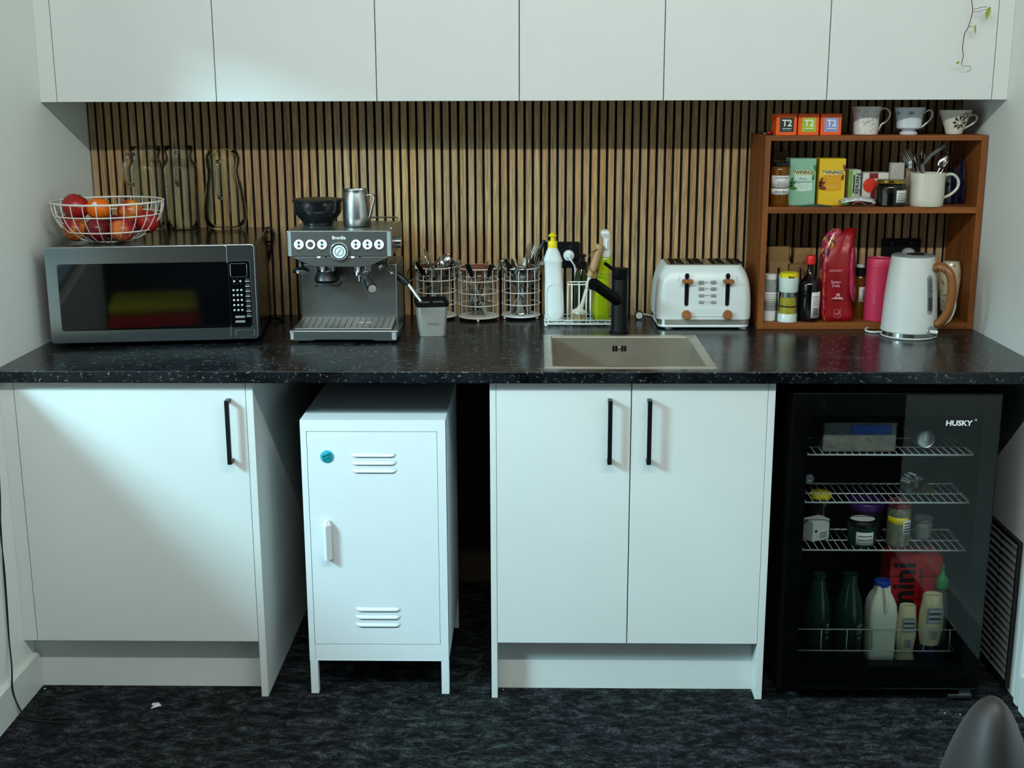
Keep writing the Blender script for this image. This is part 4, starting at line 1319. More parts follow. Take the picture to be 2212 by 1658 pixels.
# cord on the counter
cy_ = TYF + .12
P = [oz(x, y, .904) for x, y in ((1356, 668), (1370, 672), (1385, 677), (1400, 680), (1412, 683), (1424, 682))]
wb(MB().tube(catmull(P, 5), .003, 8), 'power_cord', M_white, toaster, smooth='all')
P = oz(1381, 692, .9); R_ = 9 * mpp(P)
t = thing('cable_plug', 'small round plug with a pale disc lying between tap and toaster', 'plug', (P.x, P.y + .01, .9))
MX = Matrix.Translation((0, 0, R_ + .001)) @ Matrix.Rotation(PI / 2, 4, 'X')
MB().lathe([(R_ * .7, -.022), (R_ + .0008, -.01), (R_ + .0008, 0)], 24, M=MX).build('plug_body', M_blk, t, smooth=True)
MB().lathe([(R_ * .82, .0), (R_ * .8, .0015), (.001, .002)], 24, M=MX).build('disc', mat('pale wood disc', 'c4bfae', .5), t, smooth=True)
# ================================================================= wooden shelf unit on the counter
SF = -.243
M_sh = wood('teak stained shelf wood', '693508', '8f5118', .5, 'x', .6)
M_shv = wood('teak stained shelf wood upright', '693508', '8f5118', .5, 'z', .6)
SL, SR = .652, XR - .004
zT1, zT0 = 1.4554, 1.4405
zM1, zM0 = 1.2546, 1.2365
zB1, zB0 = .9195, .9005
th_ = .0165
sh = thing('shelf_unit', 'open reddish-brown wooden shelf unit on the counter against the right wall', 'shelf', (SL, -.12, .9))
wb(MB().box(SL, SL + th_, SF, -.001, zB0, zT1), 'side_panel', M_shv, sh, bevel=.0008)
wb(MB().box(SR - th_, SR, SF, -.001, zB0, zT1), 'side_panel', M_shv, sh, bevel=.0008)
for a, b_ in ((zT0, zT1), (zM0, zM1), (zB0, zB1)):
    wb(MB().box(SL + th_, SR - th_, SF, -.001, a, b_), 'shelf_board', M_sh, sh, bevel=.0008)


def bx(name, label, cat, x0, x1, y0, y1, Yf, dep, zbase, m, rz=0., group=None, bevel=.0008):
    """carton: photo edges x0..x1, y0..y1 at front plane Yf, standing on zbase"""
    A_ = oy(x0, y1, Yf); B_ = oy(x1, y0, Yf)
    h = B_.z - A_.z; w_ = B_.x - A_.x
    t = thing(name, label, cat, ((A_.x + B_.x) / 2, Yf + dep / 2, zbase), rz, group)
    MB().box(-w_ / 2, w_ / 2, -dep / 2, dep / 2, 0.0003, h).build('carton', m, t, bevel=bevel)
    return t, w_, h


def decal(t, name, x0, x1, z0, z1, y, m, th=.0003, parent=None):
    return MB().box(x0, x1, y - th, y, z0, z1).build(name, m, parent or t)


M_or = mat('orange carton', 'ea5a12', .45, var=.03)
for i, (px0, px1, c_, lab) in enumerate(((1676, 1722.5, '1f2a22', 'orange tea box with black label, leftmost of three on the shelf top'), (1723.5, 1770.5, 'a3b52a', 'orange tea box with lime green label, middle of three on the shelf top'), (1772, 1819, '8f93c4', 'orange tea box with lilac label, rightmost of three on the shelf top'))):
    t, w_, h = bx('tea_box', lab, 'box', px0, px1, 244.5, 291, -.235, .075, zT1, M_or, group='orange tea boxes')
    w_ *= .99
    d = decal(t, 'label', -w_ * .33, w_ * .36, h * .16, h * .82, -.0376, mat('tea label ' + c_, c_, .5))
    text('T2', .025, (w_ * .02, -.0382, h * .56), M_wht, d, bold=.0006, ext=.0002)
    for k in range(2): decal(t, 'caption', -w_ * .2, w_ * .24, h * (.3 - k * .09), h * (.33 - k * .09), -.0379, M_wht if k == 0 else M_inkg, .0002, d)
# sweets packet
P = oz(1664, 292, zT1)
t = thing('sweet_wrapper', 'small red and white wrapped sweet at the left end of the shelf top', 'sweet', (P.x + .004, P.y + .02, zT1), .25)
MB().ball((0, 0, .0065), .0065, 14, 1.7, .8, .9).build('wrapper', mat('red foil wrapper', '8a1420', .3, .3), t, smooth='all')
MB().ball((.013, -.001, .005), .0055, 10, 1.1, .8, .8).build('white_end', M_paper, t, smooth='all')
wb(MB().ball((P.x - .012, P.y + .02, zT1 + .004), .004, 10, 1.2, .8, .8), 'grey_end', M_inkg, t, smooth='all')


def floralmat(name, base, c1, c2, sc, thr):
    m = mat(name, base, .18, var=0, coat=.3)
    nt = m.node_tree; N = nt.nodes; L = nt.links; b = N['Principled BSDF']
    tc = N.new('ShaderNodeTexCoord')
    cur = None
    for i, c in enumerate((c1, c2)):
        n = N.new('ShaderNodeTexNoise'); n.inputs['Scale'].default_value = sc * (1 + .3 * i); n.inputs['Detail'].default_value = 5; n.inputs['Distortion'].default_value = 1.5
        mp = N.new('ShaderNodeMapping'); mp.inputs['Location'].default_value = (i * 3.1, i * 1.7, i)
        L.new(tc.outputs['Object'], mp.inputs[0]); L.new(mp.outputs[0], n.inputs[0])
        r = N.new('ShaderNodeValToRGB'); r.color_ramp.elements[0].position = thr; r.color_ramp.elements[0].color = (0, 0, 0, 1)
        r.color_ramp.elements[1].position = thr + .06; r.color_ramp.elements[1].color = (1, 1, 1, 1); L.new(n.outputs[0], r.inputs[0])
        mx = N.new('ShaderNodeMix'); mx.data_type = 'RGBA'
        L.new(r.outputs[0], mx.inputs[0])
        if cur: L.new(cur, mx.inputs[6])
        else: mx.inputs[6].default_value = srgb(base)
        mx.inputs[7].default_value = srgb(c)
        cur = mx.outputs[2]
    L.new(cur, b.inputs['Base Color'])
    return m


def cup(name, label, cx, Y, pts, m, hpts, zbase, group=None, hr=.0028, cat='cup', foot=None):
    pr = prof(cx, Y, pts, 0); z_ = pr[0][1]; pr = [(r, z - z_ + .0002) for r, z in pr]
    X = oy(cx, pts[0][1], Y).x
    t = thing(name, label, cat, (X, Y, zbase), group=group)
    inn = [(max(r - .0028, .001), max(z, .006)) for r, z in pr][::-1]
    inn = [(r, z) for r, z in inn if z >= .006]
    MB().lathe(pr + [(pr[-1][0] - .001, pr[-1][1] + .0008)] + inn, 48).build('body', m, t, smooth=True)
    H = [oy(x, y, Y) for x, y in hpts]
    zo = zbase + .0002 - z_
    Hh = [Vector((p.x - X, 0, p.z + zo - zbase)) for p in H]
    MB().tube(catmull(Hh, 5), hr, 10).build('handle', m, t, smooth='all')
    return t, X, pr


M_c1 = floralmat('floral china pink and grey', 'd8d4cf', 'c4a29c', 'aab0a6', 40, .58)
M_c2 = mat('bluish white china', 'd0d5dc', .15, coat=.3, var=.01)
M_c3 = mat('cream china', 'd6d1c0', .18, coat=.3, var=.01)
YCU = -.195
cup('floral_mug', 'tall white china mug with faint floral pattern, on the shelf top beside the tea boxes', 1869, YCU,
    [(24, 291), (26, 290), (26.5, 275), (28, 250), (30, 238), (31.5, 230.5)], M_c1, [(1897, 247), (1901, 238), (1912, 234), (1921, 240), (1922, 251), (1914, 262), (1903, 270), (1896, 284)], zT1, 'china cups on top of the shelf')
t, X, pr = cup('footed_cup', 'pale blue-white footed china cup, middle of the three cups on top', 1962, YCU,
    [(18, 291), (19, 289), (18.5, 285), (14, 283), (15, 281), (23, 279), (26, 276), (27, 262), (29, 245), (32, 236), (33, 232.5)], M_c2,
    [(1991, 249), (1999, 242), (2008, 238), (2014, 244), (2011, 256), (2000, 267), (1988, 277)], zT1, 'china cups on top of the shelf')
def cupmark(t, Y, cx, px, py, w, h, m, shape, rr):
    P = oy(px, py, Y - rr); return P


# grey lozenge marks on the footed cup
def on_cup(ang, r, z): return Vector((r * math.sin(ang), -r * math.cos(ang), z))
def rat(pr, z):
    for (ra, za), (rb, zb_) in zip(pr, pr[1:]):
        if za <= z <= zb_ + 1e-6: return ra + (rb - ra) * (z - za) / max(zb_ - za, 1e-6)
    return pr[-1][0]


def patch(mb, pr, ang, z, outline):
    """a small flat motif wrapped on a turned surface"""
    pts = []
    for dx, dz in outline:
        zz = z + dz; r = rat(pr, zz) + .00025
        pts.append(on_cup(ang + dx / r, r, zz))
    c_ = on_cup(ang, rat(pr, z) + .0003, z)
    vs = [mb.bm.verts.new(p) for p in pts]; cv = mb.bm.verts.new(c_)
    for i in range(len(vs)): mb.bm.faces.new((cv, vs[i], vs[(i + 1) % len(vs)]))


m_ = MB()
for a_ in (-.15, 1.05, -1.25):
    patch(m_, pr, a_, pr[-1][1] * .80, [(-.010, 0), (-.004, .004), (0, .0055), (.004, .004), (.010, 0), (.004, -.004), (0, -.0055), (-.004, -.004)])
m_.build('grey_motif', mat('grey glaze', '8b93a0', .3), t)
t, X, pr = cup('flower_cup', 'cream tapered teacup with brown flowers, rightmost cup on the shelf top', 2060, YCU,
    [(15, 291), (17, 289.5), (19, 282), (24, 268), (29, 255), (33, 245), (34.5, 238.5)], M_c3,
    [(2091, 254), (2099, 249), (2108, 250), (2110, 258), (2102, 267), (2090, 274), (2080, 279)], zT1, 'china cups on top of the shelf')
m_ = MB()
zc = pr[-1][1]
def flower(a, z, s, n=8):
    for k in range(n):
        th = 2 * PI * k / n
        patch(m_, pr, a + math.cos(th) * s * .62 / rat(pr, z), z + math.sin(th) * s * .62,
              [(math.cos(th + q_) * s * .46 * w, math.sin(th + q_) * s * .46 * w) for q_, w in ((0, 1), (1.2, .5), (PI, 1), (-1.2, .5))])
flower(.10, zc * .50, .019); flower(.42, zc * .78, .011, 7); flower(.72, zc * .82, .009, 7); flower(.62, zc * .5, .007, 6)
m_.build('flower_print', mat('brown glaze', '4a3522', .3), t)

# ---- middle shelf
Y2 = -.19
M_amb = mat('amber honey', '7a4a10', .08, var=.1, trans=.3)


def jar(name, label, cx, hw, ytop, ybot, Y, zbase, mglass, mlid, lid=.09, rows=None, cat='jar', labels=(), group=None):
    P = oy(cx, ybot, Y); k = mpp(P); R = hw * k
    h = oy(cx, ytop, Y).z - P.z
    t = thing(name, label, cat, (P.x, Y, zbase), group=group)
    zl = h * (1 - lid)
    MB().lathe([(R * .9, .0004), (R, .004), (R, zl - .012), (R * .93, zl - .004), (R * .86, zl - .001)], 36).build('body', mglass, t, smooth=True)
    MB().lathe([(R * .93, zl - .0005), (R * .95, zl + .001), (R * .95, h - .001), (R * .9, h)], 36).build('lid', mlid, t, smooth=True)
    return t, R, h


def wrap_label(t, R, z0, z1, a0, a1, m, name='label', off=.0004):
    n = 14
    def f(u, v):
        a = a0 + (a1 - a0) * u; return ((R + off) * math.sin(a), -(R + off) * math.cos(a), z0 + (z1 - z0) * v)
    return MB().grid(f, n, 1).build(name, m, t, smooth='all', solid=.0002)


t, R, h = jar('honey_jar', 'tall jar of amber honey with black lid and white labels, left on the middle shelf', 1682, 20.5, 350, 445, -.20, zM1, M_amb, M_blk, .09)
l1 = wrap_label(t, R, h * .43, h * .70, -1.25, 1.25, M_paper); l2 = wrap_label(t, R, h * .27, h * .41, -1.25, 1.25, M_paper)
text('Beechworth Honey', .0052, (0, -R - .001, h * .655), M_ink, l1); text('Manuka Blend', .0066, (0, -R - .001, h * .34), M_ink, l2)
for k in range(3): decal(t, 'caption', -.012, .013, h * (.49 + k * .035), h * (.497 + k * .035), -R - .0006, M_inkg, .0002, l1)
bx('cardboard_box', 'plain brown carton standing behind the tall honey jar', 'box', 1667, 1704, 335, 445, -.10, .06, zM1, mat('brown carton', '7a5a3c', .7))
M_tg = mat('mint green carton', '86b79a', .45, var=.04)
M_ty = mat('yellow carton', 'e0b81c', .45, var=.03)
M_cr = mat('cream print', 'e6dca0', .5); M_lg = mat('pale mint print', 'c5dfd0', .5); M_oy = mat('amber print', 'd9980f', .5)
M_leaf = mat('dark green print', '3d7a35', .5); M_brn = mat('brown print', '7a2c12', .5)
for i, (x0, x1, m, lab, m2, nm) in enumerate(((1703.5, 1764.5, M_tg, 'mint green peppermint tea box on the middle shelf, right of the honey jar', M_lg, 'green'),
                                        (1766.5, 1828.5, M_ty, 'yellow tea box on the middle shelf, between the green tea boxes', M_oy, 'yellow'))):
    t, w_, h = bx('tea_carton', lab, 'tea box', x0, x1, 337, 438, -.185, .07, zM1, m, .0, 'boxed teas on the middle shelf')
    f = -.0352
    d = decal(t, 'name_band', -w_ * .38, w_ * .4, h * .66, h * .75, f, M_cr)
    text('TWININGS', .0135, (w_ * .01, f - .0005, h * .704), M_ink, d, bold=.0003, sx=.9)
    m_ = MB(); m_.prism([(-w_ * .33, h * .65)] + [(-w_ * .33 + w_ * .7 * k / 8, h * (.33 - .03 * math.sin(PI * k / 8))) for k in range(9)] + [(w_ * .37, h * .65)], 'y', f - .0002, f + .0001)
    pl = m_.build('panel', m2, t)
    if i == 0:
        text('Pure', .011, (0, f - .0006, h * .57), M_inkg, pl, shear=.3); text('Peppermint', .011, (0, f - .0006, h * .51), M_inkg, pl, shear=.3)
    else:
        for k in range(2): decal(t, 'caption', -w_ * .18, w_ * .25, h * (.52 + k * .05), h * (.535 + k * .05), f - .0002, M_ty, .0002, pl)
    for k in range(2): decal(t, 'caption', -w_ * .2, w_ * .25, h * (.38 + k * .045), h * (.385 + k * .045), f - .0002, M_inkg if i == 0 else M_cr, .0002, pl)
    for cx_, cz_, s_, an in ((-.4, .46, .014, .5), (-.38, .38, .016, -.3), (-.42, .53, .012, 1.1), (.47, .80, .012, 2.), (.4, .6, .010, 1.4)):
        c_ = Vector((cx_ * w_, cz_ * h))
        o = [(c_.x + s_ * (math.cos(an) * a - math.sin(an) * b), c_.y + s_ * (math.sin(an) * a + math.cos(an) * b)) for a, b in ((-1, 0), (-.4, .4), (.4, .35), (1, 0), (.4, -.35), (-.4, -.4))]
        o = [(min(max(a, -w_ / 2 + .0005), w_ / 2 - .0005), b) for a, b in o]
        MB().prism(o, 'y', f - .0004, f - .0001).build('leaf_print', M_leaf if i == 0 else M_brn, t)
# Nerada
M_ner = mat('pale green carton', 'b9c6ae', .5, var=.03)
t, w_, h = bx('green_tea_box', 'slim pale green tea box standing on end, lettering turned sideways', 'tea box', 1831.5, 1862, 338.5, 414, -.16, .06, zM1 + .0, M_ner)
t.location.z = zM1; hh = h
f = -.0302
d = decal(t, 'green_stripe', -w_ * .49, -w_ * .18, .002, h * .98, f, mat('bright green print', '7fa83a', .5, var=.2, scale=30))
nb = decal(t, 'black_band', -w_ * .1, w_ * .02, h * .33, h * .85, f, M_ink)
text('Nerada', .020, (w_ * .28, f - .0006, h * .6), M_ink, t, rot=(PI / 2, PI / 2, 0), bold=.0003)
# red fruit tea
t, w_, h = bx('fruit_tea_box', 'white fruit tea box with red orange slice and dark red triangle', 'tea box', 1862.5, 1926, 345.5, 414, -.155, .06, zM1, mat('white carton', 'd5d2cc', .5))
f = -.0302
def disc(cx_, cz_, r, n=24): return [(cx_ + r * math.cos(2 * PI * k / n), cz_ + r * math.sin(2 * PI * k / n)) for k in range(n)]
MB().prism(disc(-w_ * .22, h * .60, w_ * .27), 'y', f - .0002, f).build('orange_slice', mat('red orange print', 'd8381c', .5, var=.15, scale=80), t)
MB().prism(disc(w_ * .22, h * .56, w_ * .2), 'y', f - .0002, f).build('lemon_slice', M_yel, t)
MB().prism([(-w_ * .2, h * .34), (-w_ * .17, h * .12), (w_ * .05, h * .04), (w_ * .25, h * .12), (w_ * .28, h * .34), (w_ * .04, h * .70)], 'y', f - .0005, f - .0002).build('red_triangle', mat('dark red print', '7d1418', .5), t)
decal(t, 'red_banner', -w_ * .27, w_ * .05, h * .82, h * .99, f, MATS['dark red print'])
text('FRUIT', .007, (w_ * .08, f - .0009, h * .42), M_wht, t)
bx('grey_box', 'small pale grey box standing in front of the fruit tea box', 'box', 1923, 1955.5, 338.5, 386, -.175, .022, zM1 + .058, mat('grey print carton', 'a9a7a1', .6, var=.1, scale=40))
# stack below the grey box
bx('tea_packet', 'plain tea packet under the small grey box, behind the dark jar', 'packet', 1923, 1955, 386, 445, -.165, .035, zM1, mat('kraft packet', '8a7a62', .7))
t, R, h = jar('black_jar', 'squat dark jar with gold lid and white label, left of the mug of spoons', 1922, 32, 388, 445, -.205, zM1, mat('very dark jam glass', '0a0706', .05, var=0, spec=.6), mat('gold lid', 'b79a4a', .25, 1.), .13)
l1 = wrap_label(t, R, h * .16, h * .62, .12, 1.15, M_paper)
for k in range(4): wrap_label(l1, R + .0003, h * (.24 + k * .08), h * (.27 + k * .08), .25, 1.0, M_inkg, 'print_line')
# teabags
P = oz(1757, 444, zM1)
m_ = MB()
t = thing('tea_sachet', 'dark green foil tea sachet lying flat in front of the tea boxes', 'sachet', (P.x, -.222, zM1))
M_sac = mat('dark green foil', '35503f', .35, .3)
MB().grid(lambda u, v: ((u - .5) * .085, (v - .5) * .032, .003 + .004 * math.sin(PI * u) * math.sin(PI * v)), 10, 5).build('foil', M_sac, t, smooth='all', solid=.002)
t2 = thing('tea_sachet', 'second dark green tea sachet slightly to the left, under the other', 'sachet', (P.x - .012, -.226, zM1), .12)
MB().grid(lambda u, v: ((u - .5) * .085, (v - .5) * .026, .0014), 6, 3).build('foil', M_sac, t2, smooth='all', solid=.001)
t = thing('foil_packet', 'crumpled white packet with green corner and red swirl on the middle shelf', 'packet', (oy(1850, 443, -.2).x, -.203, zM1))
rr = random.Random(9); nz_ = [[rr.uniform(-.0035, .0035) for _ in range(9)] for _ in range(15)]
def pk(u, v):
    return ((u - .5) * .098, (v - .5) * .05, .0035 + .026 * math.sin(PI * (.12 + .76 * u)) ** .7 * math.sin(PI * min(1, v * .9 + .1)) ** .6 + nz_[int(u * 14)][int(v * 8)] * (0 < v < 1))
MB().grid(pk, 14, 8).build('wrapper', mat('white foil wrapper', 'c9cbc8', .3, .15, var=.1, scale=60), t, smooth='all', solid=.0015)
MB().ball((-.036, -.012, .010), .009, 12, 1.4, .9, .9).build('green_corner', mat('green foil', '4f9a4a', .3), t, smooth='all')
MB().tube(catmull([(-.02, -.0265, .006), (-.005, -.026, .014), (.008, -.0265, .012), (.018, -.0265, .005)], 4), .0022, 6).build('red_swirl', mat('wine print', '8a3a40', .5), t, smooth='all')
# mug with spoons
YM = -.205
t, X, pr = cup('cream_mug', 'plain cream mug full of teaspoons at the right of the middle shelf', 2000, YM,
    [(34, 445), (35.5, 443), (36, 430), (36.5, 400), (37, 374)], mat('cream glazed mug', 'd3d0c0', .15, coat=.3, var=.01), [(2036, 386), (2046, 378), (2060, 378), (2070, 390), (2068, 406), (2054, 420), (2035, 429)], zM1, hr=.0042, cat='mug')
zm = zM1 + pr[-1][1]
rnd = random.Random(2)
for i, (px, py, kd, tw) in enumerate(((1979, 346, 'spoon', .3), (1996, 360, 'spoon', 1.3), (2047, 345, 'spoon', -.5), (2036, 352, 'spoon', 1.2), (1962, 350, 'fork', 1.2), (1971, 352, 'fork', .8))):
    tp = oy(px, py, YM + (.02 if i < 4 else .035)); b0 = Vector((X + (X - tp.x) * .3, YM - .005 + .004 * i, zM1 + .012))
    b0 = b0 + (tp - b0).normalized() * max(0, (tp - b0).length - .195 * .8)
    b0.x = X + (b0.x - X) * .6
    put_cut(kd, b0, tp, ('stainless teaspoon with its bowl up in the cream mug on the shelf' if kd == 'spoon' else 'stainless fork at the left side of the cream mug on the shelf'), 'spoons and forks in the cream mug', tw, sc=.8)
t = thing('tongs', 'clear and grey plastic tongs sticking up out of the cream mug', 'tongs', (X, YM + .03, zM1 + .03))
M_tong = mat('translucent grey plastic', '6a6f70', .2, trans=.35, var=.02)
for dy in (0, .012):
    wb(MB().tube([(X, YM + .01 + dy, zM1 + .03), oy(1992, 358, YM + .02 + dy), oy(2012, 334, YM + .02 + dy), oy(2024, 326, YM + .02 + dy), oy(2042, 313, YM + .02 + dy)], .003, flat=(.010, .0016)), 'arm', M_tong, t, smooth=True)
# bags at the right
bx('paper_packet', 'beige paper packet between the dark jar and the cream mug', 'packet', 1952, 1972, 364, 442, -.16, .02, zM1, mat('beige paper', 'a08f78', .7, var=.1), .1)
M_blue = mat('navy blue foil pouch', '1c2a5c', .28, .35, var=.25, scale=30)
for i, (x0, x1, y0, y1, Yf, m, lab) in enumerate(((2042, 2064, 372, 444, -.15, mat('grey plastic pouch', '55595c', .3, .2, var=.2, scale=30), 'grey crumpled plastic pouch right behind the cream mug'),
                                                 (2060, 2076, 362, 444, -.17, M_blue, 'navy foil pouch in the right corner of the middle shelf, nearer the mug'),
                                                 (2077, 2090, 346, 444, -.165, M_blue, 'navy foil pouch standing at the far right of the middle shelf'))):
    A_ = oy(x0, y1, Yf); B_ = oy(x1, y0, Yf); w_ = B_.x - A_.x; h = B_.z - zM1
    t = thing('foil_pouch', lab, 'pouch', ((A_.x + B_.x) / 2, Yf + .03, zM1))
    rr = random.Random(i); J = [[rr.uniform(-1, 1) for _ in range(10)] for _ in range(12)]
    def ring_(u, k): 
        wv = .5 * w_ * (1 - .1 * u); dv = .03 * (1 - .85 * u ** 3)
        out = []
        for j in range(16):
            a = 2 * PI * j / 16
            out.append((wv * math.cos(a) + .0012 * J[k % 12][j % 10], dv * math.sin(a) + .002 * J[(k + 3) % 12][j % 10], .0005 + h * u))
        return out
    MB().loft([ring_(k / 10, k) for k in range(11)]).build('pouch', m, t, smooth='all')

# ---- bottom shelf (inside the unit, on the bottom board)
zB = zB1
M_kraft = mat('brown kraft paper', '8f6d42', .75, var=.12, scale=12, bump=.2)


def bag(name, label, x0, x1, y0, Yf, dep, zbase, m, cat='bag', jit=.003, top=.5, lean=0.):
    A_ = oy(x0, 690, Yf); B_ = oy(x1, y0, Yf); w_ = B_.x - A_.x; h = B_.z - zbase
    t = thing(name, label, cat, ((A_.x + B_.x) / 2, Yf + dep / 2, zbase))
    rr = random.Random(len(label)); 
    rows = []
    for k in range(11):
        u = k / 10; d_ = dep * (1 - (1 - top) * u)
        pts = rrect(-w_ / 2, w_ / 2, -d_ / 2, d_ / 2, min(.006, d_ * .4), 2)
        rows.append([(p[0] + lean * u + rr.uniform(-jit, jit) * .6, p[1] + rr.uniform(-jit, jit), .0004 + h * u + (rr.uniform(-jit, jit) if k == 10 else 0)) for p in pts])
    b = MB().loft(rows).build('bag', m, t, smooth='all')
    return t, w_, h


t, w_, h = bag('paper_bag', 'folded brown paper bag at the left of the bottom shelf', 1655, 1709, 535, -.105, .05, zB, M_kraft)
MB().box(-w_ * .48, w_ * .48, -.031, -.0295, h * .50, h * .80).build('folded_flap', mat('kraft flap', '9c7a4c', .75, var=.05), t, bevel=.0006)
t, w_, h = bag('paper_bag', 'second brown paper bag with printed marks, behind the red-capped bottle', 1710, 1757, 538, -.095, .05, zB, M_kraft)
text('C', .02, (.004, -.0275, h * .80), M_ink, t, name='print')
bx('cardboard_packet', 'brown cardboard box low behind the pepper grinder', 'box', 1700, 1736, 578, 690, -.135, .025, zB, mat('corrugated brown', '85633c', .75, var=.05))
M_cl = mat('clear spice glass', 'c9ccc8', .08, trans=.55, var=.02)
t, R, h = jar('spice_jar', 'small spice jar with white lid and printed label, leftmost on the bottom shelf', 1661, 13, 593, 693, -.20, zB, M_cl, M_white, .11)
l1 = wrap_label(t, R, h * .34, h * .62, -1.3, 1.3, M_paper)
for k in range(5): wrap_label(l1, R + .0003, h * (.38 + k * .045), h * (.39 + k * .045), -.9, .9, M_inkg, 'print_line')
MB().lathe([(R * .98, .0006), (R * 1.02, .004), (R * 1.02, h * .22)], 28).build('white_contents', M_paper, t, smooth=True)
# salt grinder
YG = -.212
P = oy(1700, 697, YG); k = mpp(P)
t = thing('salt_grinder', 'spice grinder with white top, steel band and yellow lid inside a clear case', 'grinder', (P.x, YG, zB))
def GZ(py): return oy(1700, py, YG).z - P.z + .0005
MB().lathe([(23.5 * k, .0005), (24 * k, .004), (22 * k, GZ(687)), (20 * k, GZ(680))], 32).build('base', M_white, t, smooth=True)
MB().lathe([(19 * k, GZ(680)), (18 * k, GZ(660)), (17 * k, GZ(645))], 32).build('spice_chamber', mat('yellow salt', 'a8922a', .3, var=.2, scale=90), t, smooth=True)
MB().lathe([(18.3 * k, GZ(670)), (18.3 * k, GZ(663))], 32).build('dark_band', M_blk, t, smooth=True)
MB().lathe([(17.2 * k, GZ(645)), (17.2 * k, GZ(634))], 32).build('steel_band', M_steel, t, smooth=True)
MB().lathe([(19 * k, GZ(634)), (20 * k, GZ(631)), (23 * k, GZ(605)), (23 * k, GZ(602))], 32).build('cap', M_white, t, smooth=True)
yl = MB().lathe([(23 * k, GZ(602)), (23 * k, GZ(598)), (19 * k, GZ(593)), (12 * k, GZ(591.5))], 32).build('yellow_lid', M_yel, t, smooth=True)
text('Saxa', .009, (0, -23 * k - .0005, GZ(600)), M_ink, yl, bold=.0003)
wb(MB().lathe([(.0345, zB + .0006), (.0345, GZ(584) + zB), (.0335, GZ(584) + zB), (.0335, zB + .0012)], 36, (P.x, YG, 0), cap0=False, cap1=False), 'clear_case', M_thin, t, smooth=True)
# soy bottle
YSY = -.205
pr = prof(1745, YSY, [(21, 697), (23, 694), (23, 640), (23, 622), (21, 613), (15, 606), (7.5, 597), (6.5, 580), (6.5, 574)], 0); z_ = pr[0][1]
X = oy(1745, 690, YSY).x
t = thing('soy_sauce_bottle', 'dark soy sauce bottle with red cap and white back label', 'bottle', (X, YSY, zB))
pr = [(r, z - z_ + .0005) for r, z in pr]
MB().lathe(pr, 36).build('body', mat('black soy glass', '080504', .06, var=0, spec=.6), t, smooth=True)
MB().lathe([(10.5 * .00133, pr[-1][1] - .002), (11 * .00133, pr[-1][1] + .018), (9.5 * .00133, pr[-1][1] + .0225)], 28).build('cap', mat('red plastic cap', 'c8190f', .35, var=.01), t, smooth=True)
R = pr[2][0]; h = pr[2][1]
l1 = wrap_label(t, R, .012, .088, .02, 1.25, M_paper)
for k in range(6): wrap_label(l1, R + .0003, .05 + k * .005, .0515 + k * .005, .15, 1.0, M_inkg if k % 2 else mat('red print', 'b03a3a', .5), 'print_line')
for k in range(8): wrap_label(l1, R + .0003, .02, .042, .25 + k * .07, .285 + k * .07, M_ink, 'bar')

# coffee bag
M_red = mat('glossy crimson foil bag', '920f19', .3, .1, var=.22, scale=22, bump=1.)
YR = -.222
pts = {}
def CB(px, py, Y): return oy(px, py, Y)
t = thing('coffee_bag', 'crimson foil coffee bag with pink sides, standing open on the bottom shelf', 'bag', (CB(1806, 700, YR).x, YR + .04, zB))
rows = [(703, 1783, 1838, 0, .066), (690, 1781, 1840, 0, .068), (660, 1781, 1836, .004, .068), (630, 1781, 1833, .002, .066), (610, 1782, 1836, 0, .062), (585, 1783, 1838, .004, .058), (560, 1786, 1838, .008, .052), (540, 1795, 1840, .016, .040), (522, 1811, 1842, .026, .022), (503, 1832, 1842, .036, .006)]
P0 = CB(1800, 703, YR); rr = random.Random(4)
R_ = []
for (py, xa, xb, dy, dep) in rows:
    A_ = CB(xa, py, YR + dy); B_ = CB(xb, py, YR + dy); z = A_.z - P0.z + zB + .0006
    j = lambda s=.0015: rr.uniform(-s, s)
    n = 6; ring = []
    for i in range(n + 1): ring.append((A_.x + (B_.x - A_.x) * i / n + j(), YR + dy + j(.005) * (0 < i < n), z + j() * (py < 520)))
    for i in range(1, 4): ring.append((B_.x + .010 + j(), YR + dy + dep * i / 3, z + j()))
    for i in range(1, n): ring.append((B_.x - (B_.x - A_.x) * i / n + j(), YR + dy + dep, z))
    for i in range(1, 4): ring.append((A_.x - .008 + j(), YR + dy + dep * (1 - i / 3.2), z + j()))
    R_.append(ring)
zmin = min(p[2] for p in R_[0]); R_[0] = [(a, b, zB + .0006) for a, b, c in R_[0]]
bag_o = wb(MB().loft(R_, cap1=True), 'bag', M_red, t, smooth='all')
M_pk = mat('pink foil side gusset', 'b8375c', .32, .05, var=.2, scale=20, bump=.3)
M_pkp = floralmat('printed pink gusset', 'b8375c', 'c79a45', '5c1f26', 30, .53)
M_ymark = mat('mustard print', 'c08a3a', .5, var=.2, scale=60)
rows2 = [(699, 1769, 1781), (660, 1768, 1780), (620, 1768, 1780), (580, 1769, 1784), (550, 1771, 1794), (530, 1776, 1808), (514, 1786, 1818), (505, 1800, 1816)]
R_ = []
for py, xa, xb in rows2:
    A_ = CB(xa, py, YR + .03); B_ = CB(xb, py, YR - .001 + (.03 if py < 545 else 0))
    z = A_.z - P0.z + zB + .004
    R_.append([(A_.x, YR + .03, z), ((A_.x + B_.x) / 2 + rr.uniform(-.002, .002), YR + .012, z), (B_.x, B_.y, z), (B_.x + .002, B_.y + .004, z), (A_.x + .004, YR + .034, z)])
R_[0] = [(a, b, zB + .001) for a, b, c in R_[0]]
g = wb(MB().loft(R_), 'side_gusset', M_pkp, t, smooth='all')
rows2 = [(660, 1843, 1847), (640, 1838, 1848), (600, 1836, 1848), (570, 1840, 1847), (545, 1842, 1846)]
R_ = []
